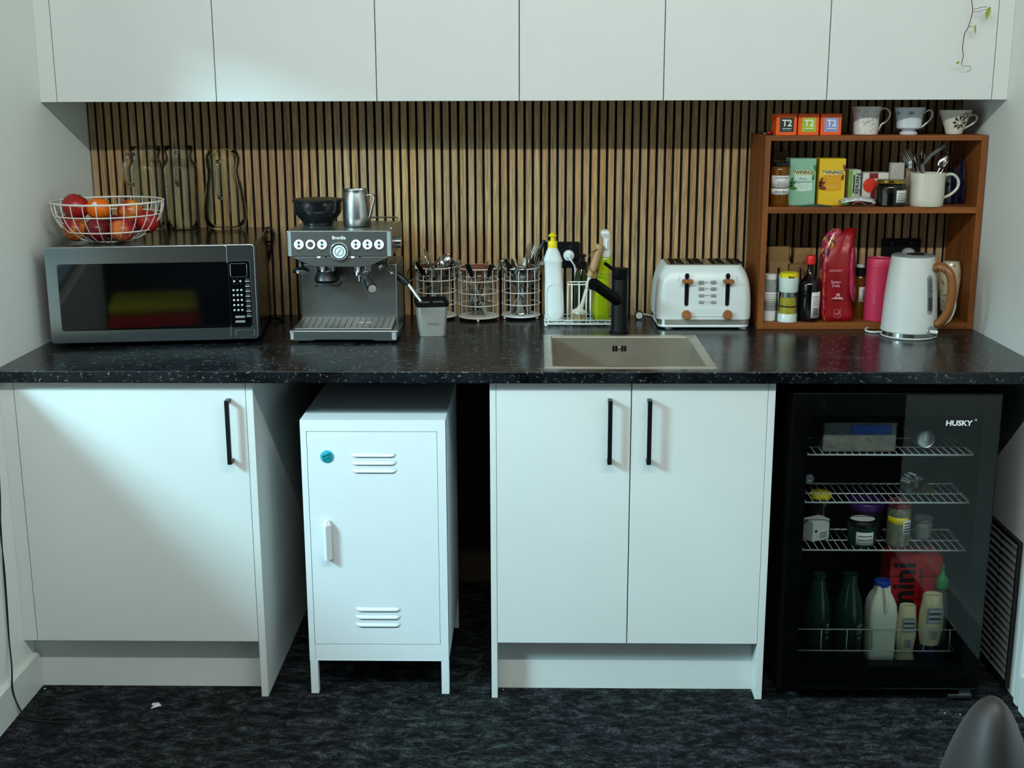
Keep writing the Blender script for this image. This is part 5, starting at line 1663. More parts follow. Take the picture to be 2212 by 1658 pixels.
for py, xa, xb in rows2:
    A_ = CB(xa, py, YR + .004); B_ = CB(xb, py, YR + .03); z = A_.z - P0.z + zB
    R_.append([(A_.x, YR + .002, z), (B_.x, YR + .03, z), (B_.x - .004, YR + .034, z), (A_.x - .004, YR + .006, z)])
wb(MB().loft(R_), 'side_gusset', M_pk, t, smooth='all')
dz_ = zB - P0.z
M_pp = mat('pink print', 'd88a94', .5)
def cpos(px, py): v = CB(px, py, YR - .0035); return Vector((v.x, YR - .0035, v.z + dz_))
wtext('HARVEST', .0095, cpos(1805, 594), M_pp, t, bold=.0001)
wtext('Sumo', .0125, cpos(1805, 618), M_pp, t, bold=.0003); wtext('Dela', .0125, cpos(1805, 626), M_pp, t, bold=.0003)
m_ = MB(); c_ = cpos(1808, 652)
m_.prism([(c_.x - .018, c_.z - .004), (c_.x - .010, c_.z + .001), (c_.x + .002, c_.z + .006), (c_.x + .017, c_.z - .001), (c_.x + .017, c_.z - .005)], 'y', c_.y - .0004, c_.y)
m_.prism([(c_.x + .002 + .006 * math.cos(a * PI / 6), c_.z + .008 + .006 * math.sin(a * PI / 6)) for a in range(12)], 'y', c_.y - .0004, c_.y)
wb(m_, 'hat_print', M_pp, t)
m_ = MB(); c_ = cpos(1808, 686)
m_.tube([(c_.x + a, c_.y, c_.z + b) for a, b in ((-.009, -.011), (.009, -.011), (.009, .011), (-.009, .011))], .0008, 4, closed=True)
m_.tube(catmull([(c_.x - .005, c_.y, c_.z + .003), (c_.x, c_.y, c_.z - .004), (c_.x + .006, c_.y, c_.z + .004), (c_.x + .003, c_.y, c_.z + .008)], 3), .0012, 4)
wb(m_, 'stamp_print', M_pp, t)
# jar behind
t, R, h = jar('spread_jar', 'jar with black lid and barcode label between coffee bag and pink bottle', 1852, 17, 590, 697, -.14, zB, M_amb, M_blk, .16)
l1 = wrap_label(t, R, h * .32, h * .62, -.3, 1.2, M_paper)
for k in range(7): wrap_label(l1, R + .0003, h * .36, h * .58, .2 + k * .12, .26 + k * .12, M_ink, 'bar')
MB().lathe([(.012, h), (.012, h + .006), (.009, h + .008)], 20).build('top_lid', M_white, t, smooth=True)
# pink bottle
YP = -.185
M_pink = mat('matt coral pink bottle', 'c93456', .4, var=.01)
P = oy(1893, 697, YP); k = mpp(P)
t = thing('pink_bottle', 'matt pink insulated drink bottle standing left of the kettle', 'bottle', (P.x, YP, zB))
def PZ(py): return oy(1893, py, YP).z - P.z + .0005
MB().lathe([(29 * k, .0005), (29.5 * k, .003), (28.5 * k, PZ(620)), (28 * k, PZ(584))], 40).build('body', M_pink, t, smooth=True)
MB().lathe([(27.8 * k, PZ(583.7)), (27.8 * k, PZ(568)), (26.5 * k, PZ(565)), (22 * k, PZ(564.5)), (21 * k, PZ(567))], 40).build('lid', M_pink, t, smooth=True)
text('KINTO', .010, (-15 * k, -28.6 * k * .86 - .002, PZ(648)), mat('pink lettering', 'e88aa5', .4), t, rot=(PI / 2, -PI / 2, -.5))
# outlet behind the kettle
outlet(1906, 1986, 515, 566, 'black double power outlet inside the shelf unit behind the kettle')
# patterned travel cup
YV = -.16
pr = prof(2047, YV, [(13, 671), (15, 668), (19, 640), (22, 605), (21, 580), (18, 570), (17, 567)], 0); z_ = pr[0][1]
X = oy(2047, 671, YV).x
t = thing('travel_cup', 'cream tumbler with dark print standing on a black tub behind the kettle', 'cup', (X, YV, zB + .0))
zz = oy(2047, 671, YV).z - zB
pr = [(r, z - z_ + zz) for r, z in pr]
M_tr = floralmat('cream print tumbler', 'cdbf9c', '6a5a4a', '857a66', 55, .60)
MB().lathe([(.018, .0005), (.021, .004), (.021, zz - .002), (.017, zz + .0005)], 28).build('black_base', M_blk, t, smooth=True)
MB().lathe(pr, 36).build('body', M_tr, t, smooth=True)
MB().lathe([(pr[-1][0], pr[-1][1] + .0002), (pr[-1][0] + .001, pr[-1][1] + .002), (pr[-1][0] - .002, pr[-1][1] + .004)], 30).build('rim', M_c3, t, smooth=True)

# ================================================================= kettle
PK = oz(1961, 736, .9); k = mpp(PK); RK = 60.5 * k; YKt = PK.y + RK
XK = oy(1961, 730, YKt).x
t = kt = thing('kettle', 'white electric kettle with wooden handle standing on its chrome base', 'kettle', (XK, YKt, .9))
M_kw = mat('satin white kettle enamel', 'd2d7d3', .28, var=.01)
def KZ(py): return oy(1965, py, YKt).z
zb_ = .921
base = wb(MB().lathe([(RK * .97, .9005), (RK, .903), (RK, .9055), (RK * .985, .906)], 48, (XK, YKt, 0)), 'power_base', M_kw, kt, smooth=True)
wb(MB().lathe([(RK * .985, .906), (RK * .985, .917)], 48, (XK, YKt, 0)), 'chrome_ring', M_chrome, kt, smooth=True)
wb(MB().lathe([(RK * .99, .9172), (RK, .918), (RK, .920), (RK * .98, .9206)], 48, (XK, YKt, 0)), 'base_rim', M_kw, kt, smooth=True)
ztk = KZ(552)
xt = oy(1972.5, 552, YKt).x - XK
rows = []
for i in range(13):
    u = i / 12
    r = RK * .985 * (1 - u) + 45.5 * k * u + RK * .035 * math.sin(PI * u)
    rows.append([(XK + xt * u * .75 + r * math.cos(2 * PI * j / 48), YKt + r * math.sin(2 * PI * j / 48), .921 + (ztk - .921) * u) for j in range(48)])
bd = wb(MB().loft(rows), 'body', M_kw, kt, smooth=True)
XT = XK + xt * .75; rT = 45.5 * k
M_lid = mat('grey kettle lid', '9a9f9e', .3, .4)
ld = wb(MB().lathe([(rT * .98, ztk), (rT * .99, ztk + .002), (rT * .93, ztk + .004), (rT * .5, ztk + .006), (0, ztk + .006)], 48, (XT, YKt, 0)), 'lid', M_lid, kt, smooth=True)
wb(MB().lathe([(.026, ztk + .0062), (.024, ztk + .0075), (0, ztk + .0075)], 28, (XT + .004, YKt - .01, 0)), 'lid_recess', M_blk, ld, smooth=True)
wb(MB().lathe([(.017, ztk + .004), (.018, ztk + .008), (.015, ztk + .014), (.008, ztk + .018), (.001, ztk + .019)], 28, (XT - .006, YKt + .028, 0)), 'lid_knob', M_lid, ld, smooth=True)
def rk(z): u = (z - .921) / (ztk - .921); return RK * .985 * (1 - u) + 45.5 * k * u + RK * .035 * math.sin(PI * max(0, min(1, u)))
def KP(px, py, out):   # point at the front right of the body; out = distance off the surface
    z = KZ(py); return z
ah = math.radians(-38)     # handle direction in plan
def KH(d, z):
    u = (z - .921) / (ztk - .921)
    return Vector((XK + xt * u * .75 + math.cos(ah) * (rk(z) + d), YKt + math.sin(ah) * (rk(z) + d), z))
zs_ = [(.0, 574), (.012, 568), (.030, 571), (.043, 582), (.047, 600), (.045, 625), (.040, 648), (.030, 668), (.016, 684), (.001, 690)]
M_hw = wood('varnished walnut handle', '6a3a18', '94602e', .8, 'z', .35)
wb(MB().tube(catmull([KH(d, KZ(y) - .004) for d, y in zs_], 4), [.009] * 6 + [.0105] * 25 + [.0095] * 6, 16) if False else MB().tube(catmull([KH(d, KZ(y) - .004) for d, y in zs_], 4), .0125, 18), 'handle', M_hw, kt, smooth='all')
# water gauge
ag = math.radians(-60)
def KG(a, z, off): 
    u = (z - .921) / (ztk - .921); r = rk(z) + off
    return Vector((XK + xt * u * .75 + math.cos(a) * r, YKt + math.sin(a) * r, z))
def gauge(z0, z1, w, off, r_=.5):
    m_ = MB(); n = 70
    def f(u, v):
        z = z0 + (z1 - z0) * v; e = min(v, 1 - v) * (z1 - z0); ww = w * (1 if e > w else math.sqrt(max(0, 1 - (1 - e / w) ** 2)))
        return KG(ag + (u - .5) * 2 * ww / rk(z), z, off)
    m_.grid(f, 6, n); return m_
gf = wb(gauge(KZ(671), KZ(588), .0105, .0006), 'water_gauge', mat('grey gauge plastic', '8f9694', .3), kt, solid=.001)
wb(gauge(KZ(664), KZ(595), .0075, .0010), 'gauge_window', mat('smoked gauge window', '6a7270', .15), gf)
wb(gauge(KZ(664), KZ(634), .0074, .0014), 'water_level', mat('dark water level', '3a423f', .15), gf)
v_ = KG(ag, KZ(612), .0022)
for s_, py in (('1.7', 611), ('1.4', 621)):
    v_ = KG(ag + .03, KZ(py), .0022)
    wtext(s_, .007, v_, M_ink, gf, rot=(PI / 2, 0, ag + PI / 2))
# switch
v0, v1 = KG(math.radians(-57), KZ(706), 0), KG(math.radians(-57), KZ(706), .004)
wb(MB().cyl(v0, v1, .0155, .0145, 24), 'switch_surround', M_lid, kt, smooth=True)
wb(MB().tube([v1 + Vector((-.006, -.004, 0)), v1 + Vector((.014, -.010, -.001))], .0055, 10), 'switch_lever', M_kw, kt, smooth=True)
cdz = .9038
P1 = [oz(1905, 716, cdz), oz(1885, 717, cdz), oz(1871, 714, cdz), oz(1872, 709, cdz), oz(1888, 706, cdz), oz(1912, 704, cdz)]
wb(MB().tube(catmull(P1, 5), .0032, 8), 'cord', M_kw, kt, smooth='all')
P2 = [Vector((XK + RK * .8, YKt + .02, .9068)), oy(2034, 703, YKt + .03), oy(2052, 690, -.27), oy(2062, 668, -.235), oy(2063, 648, -.21), oy(2055, 628, -.15), oy(2042, 600, -.08), oy(2010, 560, -.03)]
wb(MB().tube(catmull(P2, 6), .003, 8), 'cord', M_kw, kt, smooth='all')
# ================================================================= white metal locker
LX0, LX1 = -.5985, -.2262
LYF, LYB = -.7715, -.3241
LT = .7635
Zl = lambda py, px=800: oy(px, py, LYF).z
M_lk = mat('white powder coated steel', 'dde3e5', .38, var=.01)
lk = thing('metal_locker', 'white metal locker on four legs under the counter between the cabinets', 'locker', ((LX0 + LX1) / 2, (LYF + LYB) / 2, 0))
zbt = Zl(1427)
st = .0235
xd0, xd1 = oy(668, 1100, LYF).x + .001, oy(946, 1100, LYF).x
zd0, zd1 = Zl(1391), Zl(933)
b = MB()
b.box(LX0, LX1, LYF, LYB, LT - .002, LT).box(LX0, LX0 + .0012, LYF + .001, LYB, zbt, LT - .002).box(LX1 - .0012, LX1, LYF + .001, LYB, zbt, LT - .002)
b.box(LX0 + .0012, LX1 - .0012, LYB - .0012, LYB, zbt, LT - .002).box(LX0 + .0012, LX1 - .0012, LYF + .001, LYB - .0012, zbt, zbt + .002)
b.box(LX0, LX1, LYF, LYF + .02, zd1 + .0015, LT - .002).box(LX0, xd0 - .001, LYF, LYF + .02, zbt, zd1 + .0015)
b.box(xd1 + .001, LX1, LYF, LYF + .02, zbt, zd1 + .0015).box(xd0 - .001, xd1 + .001, LYF + .0015, LYF + .02, zbt, zd0 - .0015)
wb(b, 'cabinet', M_lk, lk, bevel=.0015)
ld = wb(MB().box(xd0, xd1, LYF + .0008, LYF + .018, zd0, zd1), 'door', M_lk, lk, bevel=.001)
for ya in (982, 1315):
    for k_ in range(3):
        yy = ya + k_ * (16.7 if ya > 1200 else 17)
        xa, xb = (758, 856) if ya < 1200 else (769, 866)
        A_ = oy(xa + (k_ if ya < 1200 else 0), yy, LYF); B_ = oy(xb + (k_ if ya < 1200 else 0), yy, LYF); z = A_.z
        m_ = MB()
        n = 12; top = []; bot = []
        rows = []
        for i in range(n + 1):
            u = i / n; x = A_.x + (B_.x - A_.x) * u
            e = min(1, min(u, 1 - u) / .1); e = math.sin(e * PI / 2)
            rows.append([(x, LYF + .0009, z + .0058), (x, LYF + .0006 - .0042 * e, z - .003 * e), (x, LYF + .0006 - .0035 * e, z - .0055 * e), (x, LYF + .0009, z - .0045 * e)])
        m_.loft(rows)
        wb(m_, 'vent_louvre', M_lk, ld, smooth='all')
# folded handle
A_ = oy(705, 1131, LYF - .024); B_ = oy(707, 1211, LYF - .024)
z1_, z0_ = A_.z, B_.z; xh = A_.x
m_ = MB(); m_.prism([(xh - .011, LYF + .0008), (xh - .0085, LYF - .022), (xh - .002, LYF - .026), (xh + .010, LYF - .012), (xh + .010, LYF - .010), (xh - .001, LYF - .023), (xh - .007, LYF - .019), (xh - .0095, LYF + .0008)], 'z', z0_, z1_ - .008)
m_.loft([[(xh - .011, LYF + .0008, z1_ - .008), (xh - .0085, LYF - .022, z1_ - .008), (xh - .002, LYF - .026, z1_ - .008), (xh + .010, LYF - .012, z1_ - .008)],
         [(xh - .008, LYF + .0008, z1_ + .004), (xh - .004, LYF - .010, z1_ + .003), (xh - .001, LYF - .013, z1_ + .003), (xh + .004, LYF - .004, z1_ + .004)]])
h_ = wb(m_, 'handle', M_lk, ld, bevel=.0006)
wb(MB().prism([(xh - .009, LYF - .002), (xh - .0065, LYF - .019), (xh - .0015, LYF - .022), (xh + .008, LYF - .011)], 'z', z0_ - .0012, z0_ + .0004), 'handle_end', mat('grey handle end', '6d7375', .4), h_)
for x in (LX0 + .0005, LX1 - st + .003):
    for y in (LYF + .0005, LYB - st):
        wb(MB().box(x, x + st - .003, y, y + st - .003, .003, zbt - .0003), 'leg', M_lk, lk, bevel=.001)
for x in (LX0 + .002, LX1 - st + .005):
    for y in (LYF + .002, LYB - st + .002):
        wb(MB().box(x, x + .016, y, y + .016, .0, .003), 'foot_pad', M_rub, lk)
# badge
P = oy(706, 985.5, LYF - .001); R_ = 14 * mpp(P)
t = thing('round_badge', 'small turquoise round badge stuck on the locker door top left', 'badge', (P.x, LYF + .0006, P.z))
M_tq = mat('turquoise enamel', '1f9fae', .35, var=.08, scale=80)
MX = Matrix.Rotation(PI / 2, 4, 'X')
MB().lathe([(R_, 0.0001), (R_, .0022), (R_ * .9, .0034), (.001, .0036)], 32, M=MX).build('disc', M_tq, t, smooth=True)
mt = mat('dark turquoise ink', '0d5f6c', .5)
text('MORE', .0085, (0, -.0040, .003), mt, t, rot=(PI / 2, -.35, 0), bold=.0003)
text('LOVE', .0085, (.0005, -.0040, -.0055), mt, t, rot=(PI / 2, -.35, 0), bold=.0003)
MB().lathe([(R_ * .95, .0001), (R_ * 1.04, .0001), (R_ * 1.04, .0008), (R_ * .95, .0008)], 32, M=MX, cap0=False, cap1=False).build('pale_rim', mat('pale turquoise rim', '9fd4da', .4), t)

# ================================================================= glass door fridge
FX0, FX1 = .646, 1.171
FYB = -.20
FYF = -.80
FH = .846
M_fr_ = mat('black fridge steel', '020203', .45, var=.02, spec=.15)
M_fin = mat('black fridge liner', '060606', .5, var=.02)
fg = thing('drinks_fridge', 'black bar fridge with a glass door under the right end of the counter', 'fridge', ((FX0 + FX1) / 2, (FYF + FYB) / 2, 0))
b = MB(); wl = .03
FD = FYF + .045    # front of the cabinet body
b.box(FX0, FX1, FD, FYB, FH - .04, FH).box(FX0, FX1, FD, FYB, .03, .075).box(FX0, FX0 + wl, FD, FYB, .075, FH - .04).box(FX1 - wl, FX1, FD, FYB, .075, FH - .04).box(FX0 + wl, FX1 - wl, -.42, FYB, .075, FH - .04)
wb(b, 'cabinet', M_fr_, fg, bevel=.002)
gx0, gx1 = FX0 + .045, FX1 - .048
gz0, gz1 = .105, oy(1940, 898, FYF).z
b = MB()
dz0, dz1 = .038, FH - .003
b.box(FX0 + .002, gx0, FYF, FYF + .04, dz0, dz1).box(gx1, FX1 - .002, FYF, FYF + .04, dz0, dz1).box(gx0, gx1, FYF, FYF + .04, dz0, gz0).box(gx0, gx1, FYF, FYF + .04, gz1, dz1)
dr = wb(b, 'door', M_fr_, fg, bevel=.002)
gm = bpy.data.materials.new('tinted door glass'); gm.use_nodes = True
nt = gm.node_tree; nt.nodes.clear()
o_ = nt.nodes.new('ShaderNodeOutputMaterial'); tr = nt.nodes.new('ShaderNodeBsdfTransparent'); gl = nt.nodes.new('ShaderNodeBsdfGlossy'); mi = nt.nodes.new('ShaderNodeMixShader'); fr = nt.nodes.new('ShaderNodeFresnel')
nz = nt.nodes.new('ShaderNodeTexNoise'); nz.inputs['Scale'].default_value = 3; cr_ = nt.nodes.new('ShaderNodeValToRGB')
cr_.color_ramp.elements[0].color = (.95, .985, .98, 1); cr_.color_ramp.elements[1].color = (.965, .99, .985, 1)
nt.links.new(nz.outputs[0], cr_.inputs[0]); nt.links.new(cr_.outputs[0], tr.inputs[0])
fr.inputs['IOR'].default_value = 1.28; gl.inputs['Roughness'].default_value = .01; gl.inputs[0].default_value = (1, 1, 1, 1)
nt.links.new(fr.outputs[0], mi.inputs[0]); nt.links.new(tr.outputs[0], mi.inputs[1]); nt.links.new(gl.outputs[0], mi.inputs[2]); nt.links.new(mi.outputs[0], o_.inputs[0])
wb(MB().box(FX0 + .004, FX1 - .004, FYF - .0035, FYF - .0005, dz0 + .004, dz1 - .004), 'glass_pane', gm, dr)
P = oy(2071, 914, FYF - .004)
lg = wtext('HUSKY', .0185, Vector((P.x, FYF - .0042, P.z)), M_wht, dr, bold=.0006, sx=1.12, shear=.06)
wtext('o', .011, Vector((oy(2107, 906, FYF).x, FYF - .0042, oy(2107, 905, FYF).z)), M_wht, dr)
for x in (FX0 + .03, FX1 - .03):
    for y in (FD + .03, FYB - .04): wb(MB().cyl((x, y, 0), (x, y, .031), .014), 'foot', M_rub, fg)
P = oz(2100, 1513, 0)
wb(MB().box(FX1 - .075, FX1 - .012, FYF + .006, FYF + .04, .012, .022).box(FX1 - .045, FX1 - .015, FYF + .01, FYF + .03, .022, .036), 'hinge', M_steelh, fg, bevel=.001)
# wire for the shelves and the bottle rail
M_wire = mat('chromed shelf wire', 'd9dddd', .3, .25, var=.01)
SHY = FYF + .065
sx0, sx1 = FX0 + wl + .003, FX1 - wl - .003
shz = []
for i, py in enumerate((982, 1085, 1188)):
    z = oy(1900, py, SHY).z
    shz.append(z)
    m_ = MB()
    yb = SHY + .16
    m_.tube([(x, y, z) for x, y in ((sx0, SHY), (sx1, SHY), (sx1, yb), (sx0, yb))], .0022, 8, closed=True)
    m_.tube([(sx0, SHY + .08, z - .002), (sx1, SHY + .08, z - .002)], .0018, 6)
    nn = 24
    for k_ in range(nn): x = sx0 + (sx1 - sx0) * (k_ + .5) / nn; m_.tube([(x, SHY - .002, z + .0025), (x, yb, z + .0025)], .0011, 6)
    wb(m_, 'wire_shelf', M_wire, fg, smooth='all')
# bottle rail
m_ = MB(); zr1, zr0 = oy(1900, 1359, SHY - .004).z, oy(1900, 1405, SHY - .004).z
for z in (zr1, zr0): m_.tube([(sx0 + .01, SHY + .05, z), (sx0 + .006, SHY - .004, z), (sx1 - .015, SHY - .004, z), (sx1 - .012, SHY + .05, z)], .0020, 8)
for k_ in range(7): x = sx0 + .02 + (sx1 - sx0 - .05) * k_ / 6; m_.tube([(x, SHY - .004, zr0), (x, SHY - .004, zr1)], .0016, 6)
wb(m_, 'bottle_rail', M_wire, fg, smooth='all')
zf = .0755
SHB = SHY + .004

# ---- contents
def fjar(name, label, cx, hw, ytop, ybot, Y, zb, m, ml, lid=.15, cat='jar'):
    return jar(name, label, cx, hw, ytop, ybot, Y, zb + .004 if zb > .1 else zb, m, ml, lid, cat=cat)


YJ = SHY + .055
s1, s2, s3 = shz
# food container with blue clips
A_ = oy(1777, 968, SHY + .01); B_ = oy(1940, 905, SHY + .01); w_ = B_.x - A_.x; h = .075
t = thing('food_container', 'clear food container with blue lid clips on the top fridge shelf', 'container', ((A_.x + B_.x) / 2, SHY + .07, s1 + .0037))
M_food = mat('sliced food', '7a5218', .6, var=.5, scale=40, col2='d8b888', bump=.4)
M_clear = mat('clear plastic tub', 'b5bcbc', .1, trans=.75, var=.01)
MB().box(-w_ / 2, w_ / 2, -.06, .06, 0, h * .96).build('tub', M_clear, t, bevel=.004)
MB().box(-w_ / 2 + .003, w_ / 2 - .003, -.0565, .0565, .002, h * .62).build('contents', M_food, t, bevel=.004)
M_bl = mat('cobalt blue plastic', '1b46a8', .35, var=.02)
MB().box(-w_ / 2 - .001, w_ / 2 + .001, -.0615, .0615, h * .93, h * 1.06).build('lid', M_clear, t, bevel=.003)
MB().box(-w_ * .12, w_ * .42, -.064, -.0605, h * .66, h * .98).build('clip', M_bl, t, bevel=.002)
# can lying end-on
def can_end(label, px, py, hw, Y, zsh, name='drink_can'):
    P = oy(px, py, Y); R = hw * mpp(P)
    t = thing(name, label, 'can', (P.x, Y, max(P.z, zsh + R + .0038)))
    MT = Matrix.Rotation(-PI / 2, 4, 'X')
    MB().lathe([(R * .82, -.001), (R * .9, -.0025), (R * .96, -.001), (R * .98, .006), (R * 1.1, .016), (R * 1.1, .1), (R * .85, .11)], 36, M=MT).build('can', mat('aluminium can', 'a9adaf', .28, 1.), t, smooth=True)
    m_ = MB(); m_.tube([(R * .3 * math.cos(a * PI / 8), -.0022 + .001, R * .05 + R * .45 * math.sin(a * PI / 8)) for a in range(16)], .0012, 6, closed=True)
    m_.lathe([(R * .3, .0005), (.001, -.0005)], 20, M=MT)
    m_.build('ring_pull', M_chrome, t, smooth='all')
    return t


can_end('silver drink can lying end-on at the right of the top fridge shelf', 1999, 948, 21, SHY + .02, s1)
can_end('silver drink can end at the far left of the second fridge shelf', 1748, 1033, 12, SHY + .09, s2, 'drink_can')
t = thing('clear_bottle', 'clear bottle with a gold neck lying on the second fridge shelf', 'bottle', tuple(oy(2014, 1028, SHY + .015)))
t.location.z = s2 + .03
MB().tube([(0, 0, 0), (-.012, .02, .001), (-.022, .04, .001), (-.04, .075, .0)], [.009, .011, .024, .026], 20).build('body', M_glass, t, smooth=True)
MB().tube([(.001, -.002, 0), (-.010, .017, .0008)], [.0100, .0118], 20).build('gold_foil', mat('gold foil', 'a8743a', .3, 1., var=.2, scale=80), t, smooth=True)
# second shelf right above: leftovers below the second shelf = third shelf items
t, R, h = fjar('yellow_lid_jar', 'jar with a yellow lid behind the white carton in the fridge', 1768, 24, 1066, 1150, SHY + .135, s3, mat('dark glass jar', '151412', .1), M_yel, .12)
t, w_, h = bx('small_carton', 'white carton with barcode at the left of the third fridge shelf', 'box', 1743, 1792, 1103, 1146, SHY + .06, .04, s3 + .0038, mat('white carton grey', 'cfcfcc', .5, var=.03), rz=.5)
d = decal(t, 'barcode_label', -.006, w_ * .42, .004, h * .55, -.0204, M_paper)
for k_ in range(5): decal(t, 'bar', -.004, w_ * .36, .007 + k_ * .0035, .0085 + k_ * .0035, -.0208, M_ink, .0002, d)
MB().prism(disc(-w_ * .3, h * .5, .004), 'y', -.0204, -.02).build('dot_print', M_ink, t)
M_pur = mat('purple plastic lid', '3d1a5c', .3)
def tub(name, label, cx, hw, ytop, ybot, Y, zb, m, ml, taper=.85, cat='tub'):
    P = oy(cx, ybot, Y); k = mpp(P); R = hw * k; h = oy(cx, ytop, Y).z - P.z
    t = thing(name, label, cat, (P.x, Y, zb + .0038))
    MB().lathe([(R * taper, 0), (R * taper + .001, .002), (R * .95, h * .8)], 36).build('tub', m, t, smooth=True)
    MB().lathe([(R * .97, h * .8), (R, h * .82), (R, h * .97), (R * .96, h)], 36).build('lid', ml, t, smooth=True)
    return t, R, h


t, R, h = tub('dip_tub', 'dark green dip tub with black lid and white oval label, third fridge shelf', 1860, 33, 1119, 1173, SHY + .040, s3, mat('dark green tub', '16382e', .4), M_blk, .82)
m_ = MB(); m_.lathe([(R * .78, h + .0006), (.001, h + .0009)], 32, sy=.8); m_.build('lid_label', M_paper, t)
l1 = wrap_label(t, R * .93, h * .12, h * .62, -.65, .65, M_paper)
for k_ in range(2): wrap_label(l1, R * .93 + .0004, h * (.3 + k_ * .15), h * (.34 + k_ * .15), -.5, .5, M_inkg, 'print_line')
tub('yoghurt_tub', 'larger tub with purple lid behind the dark green dip tub', 1868, 38, 1092, 1165, SHY + .112, s3, mat('dark tub', '1a1520', .4), M_pur, .85)
t, R, h = fjar('pickle_jar', 'glass jar of pale pickles with yellow label and barcode in the fridge', 1938, 25, 1075, 1170, SHY + .034, s3, mat('pickles in glass', '6a6a58', .15, var=.3, scale=60), mat('muted red lid', '7a3436', .35), .13)
wrap_label(t, R, h * .52, h * .68, -1.4, .6, M_yel)
l1 = wrap_label(t, R + .0003, h * .30, h * .62, .1, 1.0, M_paper)
for k_ in range(4): wrap_label(l1, R + .0008, h * (.36 + k_ * .06), h * (.385 + k_ * .06), .2, .9, M_ink, 'bar')
t, R, h = tub('clear_tub', 'small translucent tub with printed side at the right of the third fridge shelf', 1995, 20, 1086, 1130, SHY + .09, s3, mat('printed tub', '7c7f78', .4, var=.3, scale=50), M_clear, .8)

# bottom: bottles
M_gb = mat('dark green glass', '1c3a2c', .12, var=.05, trans=.3)
for i, (cx, hw, lab) in enumerate(((1762, 28, 'dark green glass bottle furthest left in the bottom of the fridge'), (1828, 31, 'dark green glass bottle second from the left in the fridge, beside the milk'))):
    Yb = SHY + .05
    sc = hw / 31
    pr = prof(cx, Yb, [(29 * sc, 1420), (31 * sc, 1416), (31 * sc, 1340), (29 * sc, 1310), (22 * sc, 1280), (15 * sc, 1262), (14 * sc, 1250), (16 * sc, 1248), (16 * sc, 1240)], 0); z_ = pr[0][1]
    pr = [(r, (z - z_) + .0005) for r, z in pr]
    X = oy(cx, 1400, Yb).x
    t = thing('green_bottle', lab, 'bottle', (X, Yb, zf), group='dark green bottles in the fridge')
    MB().lathe(pr, 36).build('body', M_gb, t, smooth=True)
    R = pr[2][0]
    for j, (a_, b__) in enumerate(((0.105, 'BØ'), (.087, 'OR'), (.069, 'M'))):
        an = .62
        text(b__ if i else b__[0], .016, ((R + .0012) * math.sin(an), -(R + .0012) * math.cos(an), a_), mat('pale grey print', '9aa59f', .5), t, rot=(PI / 2, 0, an))
# milk
YM_ = SHY + .035
P = oy(1895, 1425, YM_)
t = thing('milk_bottle', 'plastic milk bottle with a blue cap at the front of the fridge bottom', 'bottle', (P.x, YM_, zf))
M_milk = mat('milk in clear plastic', 'efeed8', .3, var=.03, sss=.1)
def mr(hw, py, n=5, y2=1.): 
    Q = oy(1895, py, YM_); k = mpp(Q); return [(p[0] + P.x, p[1] + YM_, Q.z - P.z + zf + .0006) for p in rrect(-hw * k, hw * k, -hw * k * y2, hw * k * y2, hw * k * .35, n)]
rows = [mr(25, 1426), mr(28, 1422), mr(29, 1395), mr(29.5, 1350), mr(30, 1320), mr(28, 1300), mr(22, 1285), mr(16, 1275), mr(15, 1266), mr(15, 1262)]
wb(MB().loft(rows), 'body', M_milk, t, smooth=True)
zt_ = rows[-1][0][2]
wb(MB().lathe([(16.5 * mpp(P), zt_ - .003), (17 * mpp(P), zt_ + .010), (15 * mpp(P), zt_ + .0125)], 28, (P.x, YM_, 0)), 'cap', M_bl, t, smooth=True)
Q1, Q2 = oy(1897, 1290, YM_ - .0265), oy(1897, 1335, YM_ - .031)
wb(MB().tube(catmull([(P.x + .002, YM_ - .018, zt_ - .006), (P.x + .003, YM_ - .033, zt_ - .022), (P.x + .003, YM_ - .038, zt_ - .05), (P.x + .002, YM_ - .030, zt_ - .075)], 4), .006, 10), 'grip', M_milk, t, smooth='all')
# red carton of cans
YRb = SHY + .10
t, w_, h = bx('drinks_carton', 'red drinks carton with black sideways lettering at the back of the fridge', 'carton', 1911, 2038, 1196, 1395, YRb, .09, zf, mat('red drinks carton', 'b81218', .45, var=.03))
A_ = oy(1960, 1240, YRb)
wtext('mini', .085, Vector((oy(1950, 1300, YRb).x, YRb - .0008, oy(1955, 1268, YRb).z)), M_ink, t, rot=(PI / 2, -PI / 2, 0), bold=.0022)
wtext('ZERO SUGAR', .016, Vector((oy(1989, 1260, YRb).x, YRb - .0008, oy(1989, 1262, YRb).z)), mat('dark red ink', '4a0c10', .5), t, rot=(PI / 2, -PI / 2, 0))
